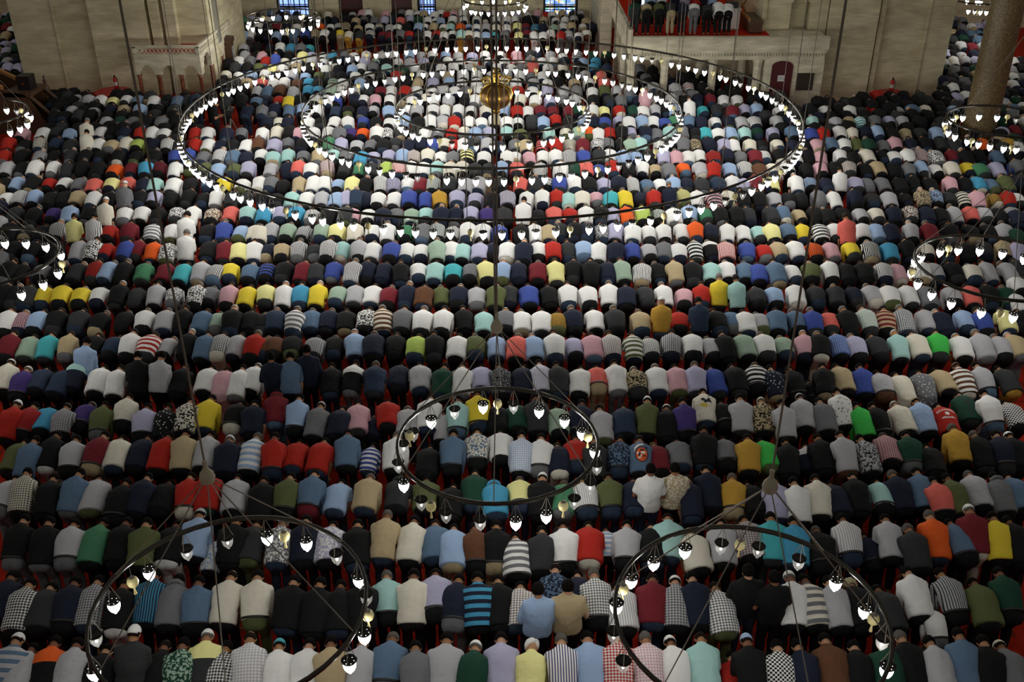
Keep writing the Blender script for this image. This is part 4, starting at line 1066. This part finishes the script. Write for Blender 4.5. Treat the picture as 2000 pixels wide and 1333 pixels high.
small_ring(centre(1912, -2), 1.30, [(1880, 28, 'L'), (1900, 30, 'u'), (1918, 30, 'L'), (1935, 30, 'L'), (1893, 15, 'L'), (1905, 12, 'L'), (1908, 4, 'L'), (1915, 5, 'L'), (1910, 22, 'e')], 'distant ring chandelier between the pier and the porphyry column, at the top edge', 2.5, False, False, 2.2, nstay=4)

GC = (-.60, 30.3)
def big_ring(R, n, label, nlight, ncable, seed, power):
    root = empty('chandelier', (GC[0], GC[1], RH), label, 'chandelier', 'three great concentric ring chandeliers')
    obj('ring', ring_mesh(R), IRON, root)
    r = random.Random(seed); spots = []
    for k in range(n):
        a = 2 * math.pi * (k + .5 * r.uniform(-.3, .3)) / n
        spots.append((a, 'e' if k % 6 == 2 else ('u' if r.random() < .22 else 'L')))
    # nearest lamps first; past a hundred the far ones share one mesh
    lamps = sorted((s for s in spots if s[1] != 'e'), key=lambda s: math.sin(s[0]))
    for a, k in lamps[:100]: lamp_part(root, a, R, k == 'L', False)
    if len(lamps) > 100:
        bm = bmesh.new()
        for a, k in lamps[100:]:
            n0 = len(bm.verts); bm.from_mesh(LAMP_ON); bm.verts.ensure_lookup_table()
            for v in bm.verts[n0:]: v.co += Vector((R * math.cos(a), R * math.sin(a), -.36))
        me = bpy.data.meshes.new('oil_lamp_mass'); bm.to_mesh(me); bm.free()
        for m in LAMP_ON.materials: me.materials.append(m)
        tag(obj('oil_lamp_mass', me, None, root), kind='stuff')
    for a, k in spots:
        if k == 'e': obj('ostrich_egg', EGGM, None, root, (R * math.cos(a), R * math.sin(a), -.30))
    for k in range(nlight):
        a = 2 * math.pi * (k + .5) / nlight; light((GC[0] + R * math.cos(a), GC[1] + R * math.sin(a), RH - .42), power)
    for k in range(ncable):
        a = 2 * math.pi * k / ncable + .13
        cable('suspension_cable', root, [(R * math.cos(a), R * math.sin(a), 0), (R * math.cos(a), R * math.sin(a), 9.6)], .011, n=5)
    return root
outer = big_ring(9.25, 148, 'outermost and widest of the three concentric ring chandeliers', 30, 18, 1, LAMP_W * 2.2)
middle = big_ring(5.75, 96, 'middle of the three concentric ring chandeliers', 20, 12, 2, LAMP_W * 2.2)
inner = big_ring(2.95, 48, 'innermost of the three concentric ring chandeliers, around the brass ornament', 10, 8, 3, LAMP_W * 2.2)
for k in range(6):
    a = 2 * math.pi * k / 6 + .35
    cable('stay', inner, [(2.95 * math.cos(a), 2.95 * math.sin(a), 0), (.1 * math.cos(a), .1 * math.sin(a), 5.5)], .010, n=5)

# brass ornament hanging in the middle of the three rings
orn = empty('brass_pendant', (GC[0] + .12, GC[1], 3.75), 'large ribbed brass and bronze ball ornament with scrolls, inside the innermost ring', 'ornament')
orn.scale = (1, 1, .74)
bm = bmesh.new(); lathe(bm, [(0, -.60), (.10, -.58), (.30, -.46), (.44, -.25), (.48, 0), (.42, .22), (.26, .36), (.12, .42), (0, .42)], 40); obj('globe', to_mesh(bm, 'globe', True), BRONZE, orn)
for k in range(8):
    a = math.pi / 4 * k + .2; bm = bmesh.new()
    tube(bm, [(r * math.cos(a), r * math.sin(a), z) for r, z in ((.10, -.585), (.31, -.465), (.455, -.25), (.50, 0), (.44, .23), (.27, .375), (.13, .44))], .026, 8)
    obj('rib', to_mesh(bm, 'rib', True), BRASS, orn)
for k in range(4):
    a = math.pi / 2 * k + .2; bm = bmesh.new(); pts = []
    for j in range(22):
        th = j / 21 * 3.6 * math.pi; rr = .17 * (1 - j / 26)
        pts.append(Vector(((.30 + rr * math.cos(th)) * math.cos(a), (.30 + rr * math.cos(th)) * math.sin(a), .58 + rr * math.sin(th))))
    tube(bm, [Vector((.10 * math.cos(a), .10 * math.sin(a), .80))] + pts, .024, 8); obj('scroll', to_mesh(bm, 'scroll', True), BRASS, orn)
bm = bmesh.new(); lathe(bm, [(0, .40), (.11, .42), (.09, .52), (.12, .60), (.08, .70), (.13, .80), (.15, .86), (.06, .92), (.10, 1.0), (.04, 1.08), (0, 1.1)], 24); obj('finial', to_mesh(bm, 'finial', True), BRASS, orn)
bm = bmesh.new(); lathe(bm, [(0, -.58), (.11, -.60), (.13, -.66), (.10, -.70), (.12, -.76), (.08, -.80), (0, -.81)], 24); obj('drop', to_mesh(bm, 'drop', True), BRASS, orn)
bm = bmesh.new(); lathe(bm, [(0, -.80), (.09, -.82), (.10, -1.25), (0, -1.26)], 20); obj('tassel', to_mesh(bm, 'tassel', True), mat('pale_tassel', srgb('b9b08c'), .9, bump=(80, .6, .01)), orn)
bm = bmesh.new(); tube(bm, [(0, 0, 1.08), (0, 0, 9.2)], .02, 8); obj('suspension_rod', to_mesh(bm, 'suspension_rod'), CABLE, orn)

# ---------------------------------------------------------------- raised marble platform
PX0, PX1, PF = 4.83, 12.95, 41.5
pf = empty('marble_platform', (9, PF, 0), 'raised marble platform on pillars with carpeted floor, against the pier of pale stone', 'platform')
def part(name, boxes, m, root, bev=0.0, label=None):
    bm = bmesh.new(); o = root.location
    for b in boxes: box(bm, b[0] - o.x, b[1] - o.x, b[2] - o.y, b[3] - o.y, b[4] - o.z, b[5] - o.z)
    if bev: bmesh.ops.bevel(bm, geom=bm.edges[:], offset=bev, segments=2, affect='EDGES')
    x = obj(name, to_mesh(bm, name), m, root)
    if label: x['label'] = label
    return x
part('deck', [(PX0, 10.6, PF + .2, 52, PLAT_Z - .35, PLAT_Z)], mat('bright_red_carpet', srgb('b8260f'), .95, spec=.1), pf, label='red carpeted deck')  # brighter red copy, without the low-light darkening of the floor carpet
part('cornice', [(PX0 + .1, PX1, PF, PF + .22, PLAT_Z - .48, PLAT_Z + .05), (PX0 + .1, PX1 - .05, PF + .05, PF + .3, PLAT_Z - .62, PLAT_Z - .48), (PX0, PX1 - .1, PF + .1, PF + .35, PLAT_Z - .9, PLAT_Z - .74)], MARBLE, pf)
part('moulding', [(PX0 + .05 + k * .125, PX0 + .11 + k * .125, PF + .03, PF + .2, PLAT_Z - .74, PLAT_Z - .62) for k in range(64)] + [(PX0 + .03, PX1 - .08, PF + .12, PF + .3, PLAT_Z - .75, PLAT_Z - .61)], MARBLE, pf)
bm = bmesh.new()
for x0 in (PX0 - .08,): box(bm, x0 - 9, x0 + .16 - 9, 0.0, 9.6, PLAT_Z - .62, PLAT_Z + .32)
obj('parapet', to_mesh(bm, 'parapet'), MARBLE, pf)
for x in (PX0 + .12, 6.35, 8.35, 10.2):
    bm = bmesh.new(); n = 8
    lathe(bm, [(0, 0), (.22, 0), (.22, .12), (.17, .16), (.165, 1.8), (.24, 2.1), (0, 2.1)], n, (x - 9, .35, 0))
    obj('pillar', to_mesh(bm, 'pillar'), MARBLE, pf)
for x in (PX0 + .12, 6.35, 8.35, 10.2):
    for y in (3.2, 6.2):
        bm = bmesh.new(); lathe(bm, [(0, 0), (.18, 0), (.165, 2.1), (.2, 2.6), (0, 2.6)], 8, (x - 9, y, 0)); obj('pillar', to_mesh(bm, 'pillar'), MARBLE, pf)
# stair block of the platform with its arched door and grille
bm = bmesh.new()
for b in ((10.45, 12.9, PF + .15, 43.55, 0, 2.12),): box(bm, b[0] - 9, b[1] - 9, b[2] - PF, b[3] - PF, b[4], b[5])
obj('stair_block', to_mesh(bm, 'stair_block'), MARBLE, pf)
def arch_slab(x0, x1, z0, z1, rise, y0, y1):
    bm = bmesh.new(); n = 12; pts = [(x0, z0), (x1, z0)]
    for k in range(n + 1):
        t = k / n * math.pi; pts.append(((x0 + x1) / 2 + (x1 - x0) / 2 * math.cos(t), z1 - rise + rise * math.sin(t)))
    f = [bm.verts.new((p[0], y0, p[1])) for p in pts]; g = [bm.verts.new((p[0], y1, p[1])) for p in pts]
    bm.faces.new(f); bm.faces.new(list(reversed(g)))
    for i in range(len(pts)): bm.faces.new((f[i], g[i], g[(i + 1) % len(pts)], f[(i + 1) % len(pts)]))
    return bm
d = obj('door', to_mesh(arch_slab(10.75 - 9, 11.62 - 9, 0, 2.05, .22, .10, .16), 'door'), REDWOOD, pf); d['label'] = 'dark red arched door'
bm = bmesh.new(); box(bm, 2.03, 2.33, .085, .10, 1.22, 1.46); 
for z in (1.40, 1.36, 1.32, 1.28): box(bm, 2.06, 2.30, .082, .086, z, z + .014, 1)
ns = obj('notice', to_mesh(bm, 'notice'), [mat('paper', srgb('cfcfcb'), .8), mat('faint_print', srgb('75756f'), .8)], d); ns['label'] = 'white paper notice'
bm = bmesh.new(); box(bm, 1.83, 1.86, .06, .10, .80, 1.0); obj('door_handle', to_mesh(bm, 'door_handle'), BRASS, d)
part('grille', [(11.85, 12.52, PF + .06, PF + .16, .85, 1.55)], mat('dark_grille', srgb('2c2114'), .6), pf)
# upper enclosure wall with niche behind the deck
bm = bmesh.new()
for b in ((10.45, 11.6, 43.0, 43.3, PLAT_Z - 1, 5.0), (12.4, 13.15, 43.0, 43.3, PLAT_Z - 1, 5.6), (11.6, 12.4, 43.5, 43.59, PLAT_Z - 1, 5.0), (10.38, 10.55, 42.8, 46, PLAT_Z, 5.0)):
    box(bm, b[0] - 9, b[1] - 9, b[2] - PF, b[3] - PF, b[4], b[5])
for k in range(12):
    u0, u1 = -.4 + .8 * k / 12, -.4 + .8 * (k + 1) / 12; um = (u0 + u1) / 2
    box(bm, 3.0 + u0, 3.0 + u1, 1.5, 1.8, 3.95 + .42 * math.sqrt(max(0, 1 - (um / .4) ** 2)), 5.0)
obj('enclosure_wall', to_mesh(bm, 'enclosure_wall'), STONE, pf)
part('rear_wall', [(4.9, 10.5, 46.6, 46.9, 0, 2.65)], STONE, pf)
part('upper_deck', [(10.5, 12.9, PF + .2, 43.5, PLAT_Z - .35, PLAT_Z - .02)], MARBLE, pf)

# marble flank of the pulpit stair beside the platform
ms = empty('marble_pulpit', (4.75, 51, 0), 'tall pale marble flank of the pulpit stair behind the platform, beside the middle aisle', 'pulpit')
part('flank', [(4.45, 4.85, 51.0, 57.6, 0, 6)], MARBLE, ms); part('corner_pillar', [(4.38, 4.95, 50.75, 51.05, 0, 6)], MARBLE, ms, .04)

# things on the platform
mo = empty('monitor', (5.75, 44.6, PLAT_Z), 'small lit screen on a low stand at the platform parapet', 'monitor')
part('stand', [(5.45, 6.05, 44.45, 44.85, PLAT_Z, PLAT_Z + .55)], BLACKP, mo); part('screen', [(5.42, 6.02, 44.5, 44.55, PLAT_Z + .58, PLAT_Z + .95)], mat('screen_glow', srgb('bcd4ff'), .3, emit=srgb('bcd4ff'), es=1.6), mo)
part('bezel', [(5.38, 6.06, 44.55, 44.6, PLAT_Z + .54, PLAT_Z + .99)], BLACKP, mo)
wc = empty('white_cabinet', (9.15, 43.3, PLAT_Z), 'white cabinet with black electronics on top, on the platform', 'cabinet')
part('body', [(8.75, 9.5, 43.0, 43.6, PLAT_Z, PLAT_Z + .82)], WHITEP, wc, .015); part('door', [(8.78, 9.47, 42.98, 43.0, PLAT_Z + .05, PLAT_Z + .78)], WHITEP, wc, .006); part('worktop', [(8.72, 9.53, 42.95, 43.63, PLAT_Z + .82, PLAT_Z + .86)], WHITEP, wc)
part('knob', [(9.1, 9.14, 42.95, 42.98, PLAT_Z + .66, PLAT_Z + .70)], BLACKP, wc)
am = empty('amplifier', (9.2, 43.35, PLAT_Z + .86), 'black amplifier standing on the white cabinet', 'amplifier')
part('casing', [(8.95, 9.45, 43.15, 43.55, PLAT_Z + .86, PLAT_Z + 1.1)], BLACKP, am, .01); part('dial', [(9.05, 9.12, 43.12, 43.15, PLAT_Z + .95, PLAT_Z + 1.02)], CABLE, am)
be = empty('wooden_bench', (10.0, 42.8, PLAT_Z), 'dark wooden bench chest beside the red carpet on the platform', 'bench')
part('seat', [(9.75, 10.35, 42.3, 44.2, PLAT_Z + .42, PLAT_Z + .50)], WOOD, be); part('front_panel', [(9.78, 9.84, 42.32, 44.18, PLAT_Z, PLAT_Z + .42)], WOOD, be)
part('side_panel', [(9.84, 10.32, 42.32, 42.38, PLAT_Z, PLAT_Z + .42)], WOOD, be); part('back_rail', [(9.75, 9.80, 42.3, 44.2, PLAT_Z + .50, PLAT_Z + .62)], WOODL, be)
le = empty('lectern', (9.85, 44.2, PLAT_Z + .5), 'light brown book stand holding an open book, on the bench chest', 'lectern')
bm = bmesh.new(); tube(bm, [(-.16, 0, 0), (.14, 0, .55)], .035, 6); tube(bm, [(.14, 0, 0), (-.16, 0, .55)], .035, 6); obj('crossed_frame', to_mesh(bm, 'crossed_frame'), WOODL, le)
bm = bmesh.new(); box(bm, -.22, -.16, -.3, .3, .32, .8); bmesh.ops.rotate(bm, verts=bm.verts[:], cent=(-.19, 0, .4), matrix=Matrix.Rotation(.35, 3, 'Y')); obj('board', to_mesh(bm, 'board'), WOODL, le)

# ---------------------------------------------------------------- fountain balcony on the left pier
KX0, KX1, KF, KB = -15.75, -13.55, 42.1, 44.4
kb = empty('stone_balcony', (-14.6, KF, 0), 'carved stone balcony on reddish columns with pierced parapet, at the pier corner', 'balcony')
KXR = -13.0
part('slab', [(KX0, KXR, KF, KB + 3.0, 2.05, 2.12)], MARBLE, kb); part('floor_cover', [(KX0 + .15, KXR - .15, KF + .15, KB + 2.9, 2.12, 2.14)], REDP, kb, label='red floor cover')
def lattice(bm, along_x, a0, a1, c, z0, z1):
    n = int((a1 - a0) / .16)
    for k in range(n):
        a = a0 + (a1 - a0) * k / n; w = (a1 - a0) / n
        for s in (0, 1):
            p, q = (a, z0 if s else z1), (a + w, z1 if s else z0)
            P0, P1 = ((p[0], c, p[1]), (q[0], c, q[1])) if along_x else ((c, p[0], p[1]), (c, q[0], q[1]))
            tube(bm, [P0, P1], .022, 4)
bm = bmesh.new(); o = kb.location
X0, X1, Y0, Y1 = KX0 - o.x, KXR - o.x, 0, KB + 3.0 - KF
for z0, z1 in ((2.12, 2.22), (2.46, 2.56)):
    box(bm, X0, X1, Y0, Y0 + .12, z0, z1); box(bm, X1 - .12, X1, Y0 + .12, Y1, z0, z1)
for x in (X0, X1 - .14): box(bm, x, x + .14, Y0, Y0 + .14, 2.2, 2.5)
box(bm, X1 - .14, X1, Y1 - .14, Y1, 2.2, 2.5)
lattice(bm, True, X0 + .12, X1 - .12, Y0 + .06, 2.20, 2.48); lattice(bm, False, Y0 + .12, Y1 - .12, X1 - .06, 2.20, 2.48)
obj('pierced_parapet', to_mesh(bm, 'pierced_parapet'), MARBLE, kb)
def arcade(bm, along_x, a0, a1, c0, c1, n, zs, zt):
    w = (a1 - a0) / n
    for k in range(n):
        m = a0 + w * (k + .5); r = w * .36
        N = 10; prev = None
        for j in range(N + 1):
            t = math.pi * j / N; u = m - r * math.cos(t); h = zs + r * 1.25 * math.sin(t)
            if prev:
                ua, ha = prev; B = (ua, u, min(h, ha), zt)
                box(bm, *((B[0], B[1], c0, c1) if along_x else (c0, c1, B[0], B[1])), B[2], B[3])
            prev = (u, h)
        for u0, u1 in ((a0 + w * k, m - r), (m + r, a0 + w * (k + 1))):
            box(bm, *((u0, u1, c0, c1) if along_x else (c0, c1, u0, u1)), zs, zt)
bm = bmesh.new(); arcade(bm, True, X0, X1, Y0 + .02, Y0 + .2, 3, 1.35, 2.05); arcade(bm, False, Y0 + .2, Y1, X1 - .2, X1 - .02, 3, 1.35, 2.05)
obj('arcade', to_mesh(bm, 'arcade'), MARBLE, kb)
for x, y in [(X0 + .08, .11), (X0 + (X1 - X0) / 3, .11), (X0 + 2 * (X1 - X0) / 3, .11), (X1 - .11, .11), (X1 - .11, Y1 / 3 + .1), (X1 - .11, Y1 * 2 / 3 + .05), (X1 - .11, Y1 - .1)]:
    bm = bmesh.new(); lathe(bm, [(0, 0), (.12, 0), (.12, .06), (.085, .1), (.08, 1.2), (.12, 1.36), (0, 1.36)], 14, (x, y, 0)); c = obj('column', to_mesh(bm, 'column', True), REDCOL, kb)
    c['label'] = 'reddish brown column'
# things on the bright flank of the left pier
lc = empty('longcase_clock', (-12.9, 46.4, 0), 'tall dark wooden longcase clock against the bright flank of the pier', 'clock')
part('case', [(-13.08, -12.75, 46.2, 46.65, 0, 1.75)], WOOD, lc, .02); part('hood', [(-13.08, -12.70, 46.14, 46.71, 1.75, 2.0)], WOOD, lc, .03); part('glass_door', [(-12.75, -12.73, 46.28, 46.57, .5, 1.6)], GLASS_DIM, lc)
sp = empty('column_loudspeaker', (-13.0, 45.3, 2.0), 'slim grey column loudspeaker on the bright flank of the pier', 'loudspeaker')
part('case', [(-13.1, -12.92, 45.2, 45.42, 2.0, 4.6)], mat('speaker_grey', srgb('8f8f88'), .6), sp, .01); part('grille', [(-12.925, -12.91, 45.22, 45.40, 2.05, 4.55)], CABLE, sp)
fr = empty('framed_panel', (-13.0, 46.9, 3.9), 'small dark framed calligraphy panel on the flank of the pier', 'picture')
part('frame', [(-13.1, -13.04, 46.6, 47.4, 3.9, 4.9)], WOOD, fr); part('panel', [(-13.04, -13.02, 46.68, 47.32, 3.98, 4.82)], mat('aged_panel', srgb('3a3a34'), .6), fr)

# ---------------------------------------------------------------- dark wooden pulpit at the left
wp = empty('wooden_pulpit', (-19.0, 38.3, 0), 'dark carved wooden pulpit with a sloping stair rail, in front of the pier', 'pulpit')
def strip(name, pts, y0, y1, m):
    bm = bmesh.new(); f = [bm.verts.new((x + 0, y0, z)) for x, z in pts]; g = [bm.verts.new((x, y1, z)) for x, z in pts]
    bm.faces.new(f); bm.faces.new(list(reversed(g)))
    for i in range(len(pts)): j = (i + 1) % len(pts); bm.faces.new((f[i], g[i], g[j], f[j]))
    return obj(name, to_mesh(bm, name), m, wp)
strip('stair_flank', [(-6, 0), (1.0, 0), (.2, 1.55), (-.6, 1.75), (-6, 4.6)], 0, .12, WOOD)
strip('stair_flank', [(-6, 0), (1.0, 0), (.2, 1.55), (-.6, 1.75), (-6, 4.6)], 1.3, 1.42, WOOD)
for y in (-.05, 1.28): strip('handrail', [(-6, 4.6), (-.6, 1.75), (-.6, 1.87), (-6, 4.75)], y, y + .2, WOODL)
bm = bmesh.new()
for k in range(9): box(bm, -.6 - .6 * (k + 1), -.6 - .6 * k, .12, 1.3, 0, .5 + .32 * k)
obj('steps', to_mesh(bm, 'steps'), WOOD, wp)
bm = bmesh.new(); box(bm, -.62, .45, .0, 1.42, 1.45, 1.62); obj('landing', to_mesh(bm, 'landing'), WOOD, wp)
bm = bmesh.new()
for y in (.06, 1.36): bm = bmesh.new(); tube(bm, [(.25, y, 1.6), (1.65, y, .12)], .07, 6); obj('lower_rail', to_mesh(bm, 'lower_rail'), WOOD, wp)

bm = bmesh.new(); lathe(bm, [(0, 0), (.12, 0), (.11, 1.25), (.15, 1.33), (.09, 1.5), (.05, 1.62), (.08, 1.7), (.03, 1.8), (.05, 1.87), (0, 1.94)], 12, (.40, 1.5, 0)); obj('newel_post', to_mesh(bm, 'newel_post', True), WOOD, wp)
bp = empty('black_case', (-18.95, 39.0, 1.62), 'black equipment case standing on the landing of the wooden pulpit', 'case')
part('body', [(-19.2, -18.7, 38.7, 39.3, 1.62, 2.15)], BLACKP, bp, .02); part('latch', [(-19.0, -18.9, 38.68, 38.7, 1.85, 1.9)], BRASS, bp)

# porphyry column
pc = empty('porphyry_column', (17.3, 36.2, 0), 'stout brown porphyry column standing free beside the pier', 'column')
bm = bmesh.new(); lathe(bm, [(.60, .45), (.585, 1.0), (.53, TOP)], 40); obj('shaft', to_mesh(bm, 'shaft', True), PORPH, pc)
bm = bmesh.new(); lathe(bm, [(0, 0), (.76, 0), (.76, .2), (.72, .3), (.66, .36), (.60, .45)], 40); obj('plinth', to_mesh(bm, 'plinth', True), MARBLE, pc)

# fire extinguishers on their red stands
def extinguisher(x, y, side):
    st = empty('extinguisher_stand', (x, y, 0), 'red round stand against the foot of the %s pier' % side, 'stand')
    bm = bmesh.new(); lathe(bm, [(0, 0), (.66, 0), (.66, .04), (.58, .10), (.58, .34), (0, .34)], 32); obj('drum', to_mesh(bm, 'drum'), REDP, st)
    bm = bmesh.new(); lathe(bm, [(0, .34), (.74, .34), (.76, .37), (.74, .40), (0, .40)], 36); obj('top', to_mesh(bm, 'top'), REDP, st)
    ex = empty('fire_extinguisher', (x + .05, y + .35, .40), 'red fire extinguisher on the stand at the foot of the %s pier' % side, 'fire extinguisher', 'fire extinguishers')
    bm = bmesh.new(); lathe(bm, [(0, 0), (.085, 0), (.09, .03), (.09, .42), (.07, .48), (.03, .51), (0, .51)], 18); obj('cylinder', to_mesh(bm, 'cylinder', True), REDP, ex)
    bm = bmesh.new(); box(bm, -.02, .02, -.08, .05, .51, .56); box(bm, -.015, .015, -.12, .06, .57, .59); obj('handle', to_mesh(bm, 'handle'), BLACKP, ex)
    bm = bmesh.new(); tube(bm, [(.03, -.02, .52), (.11, -.04, .45), (.12, -.04, .2), (.10, -.04, .08)], .012, 6); obj('hose', to_mesh(bm, 'hose', True), BLACKP, ex)
    bm = bmesh.new(); lathe(bm, [(.0905, .15), (.0915, .16), (.0915, .30), (.0905, .31)], 18); obj('label_band', to_mesh(bm, 'label_band', True), WHITEP, ex)
extinguisher(-17.3, 43.15, 'left')
extinguisher(16.35, 42.75, 'right')

# the man with a phone and his video camera on a tripod, standing among the rows
q = px(420, 225, 1.2)
rng = random.Random(5)
cm = person(Vector((q.x, q.y, 0)), 'K', 'K', 'h', 's', 's1', rng, 'person standing in black beside a video camera, holding up a phone', None, 1.0)
cm.rotation_euler.z = -1.3
ph = empty('smartphone', (q.x + .32, q.y + .05, 1.18), 'dark smartphone held by the standing person in black', 'phone')
bm = bmesh.new(); box(bm, -.04, .04, -.075, .075, -.005, .005); bmesh.ops.bevel(bm, geom=bm.edges[:], offset=.003, segments=1, affect='EDGES'); obj('body', to_mesh(bm, 'body'), BLACKP, ph)
bm = bmesh.new(); box(bm, -.035, .035, -.068, .068, .005, .0065); obj('screen', to_mesh(bm, 'screen'), mat('phone_glass', srgb('30343a'), .1), ph)
q = px(449, 222, 1.3)
vc = empty('video_camera', (q.x, q.y, 1.25), 'black professional video camera on a tripod among the worshippers', 'camera')
bm = bmesh.new(); box(bm, -.09, .09, -.22, .18, .02, .22); bmesh.ops.bevel(bm, geom=bm.edges[:], offset=.02, segments=2, affect='EDGES'); obj('body', to_mesh(bm, 'body'), BLACKP, vc)
bm = bmesh.new(); tube(bm, [(0, .17, .12), (0, .24, .12), (0, .25, .12), (0, .38, .12)], [.05, .05, .07, .075], 16); obj('lens', to_mesh(bm, 'lens'), BLACKP, vc)
bm = bmesh.new(); tube(bm, [(0, -.12, .22), (0, -.1, .3), (0, .1, .3), (0, .12, .22)], .015, 8); obj('handle', to_mesh(bm, 'handle'), BLACKP, vc)
bm = bmesh.new(); box(bm, -.16, -.10, -.2, -.05, .12, .2); obj('viewfinder', to_mesh(bm, 'viewfinder'), BLACKP, vc)
tp = empty('tripod', (q.x, q.y, 0), 'black tripod carrying the video camera', 'tripod')
bm = bmesh.new(); tube(bm, [(0, 0, .75), (0, 0, 1.2), (0, 0, 1.27)], [.03, .03, .06], 10); obj('head', to_mesh(bm, 'head'), BLACKP, tp)
for k in range(3):
    a = 2.1 * k + .5; bm = bmesh.new(); tube(bm, [(.02 * math.cos(a), .02 * math.sin(a), 1.1), (.42 * math.cos(a), .42 * math.sin(a), 0)], [.02, .014], 8); obj('leg', to_mesh(bm, 'leg'), CABLE, tp)
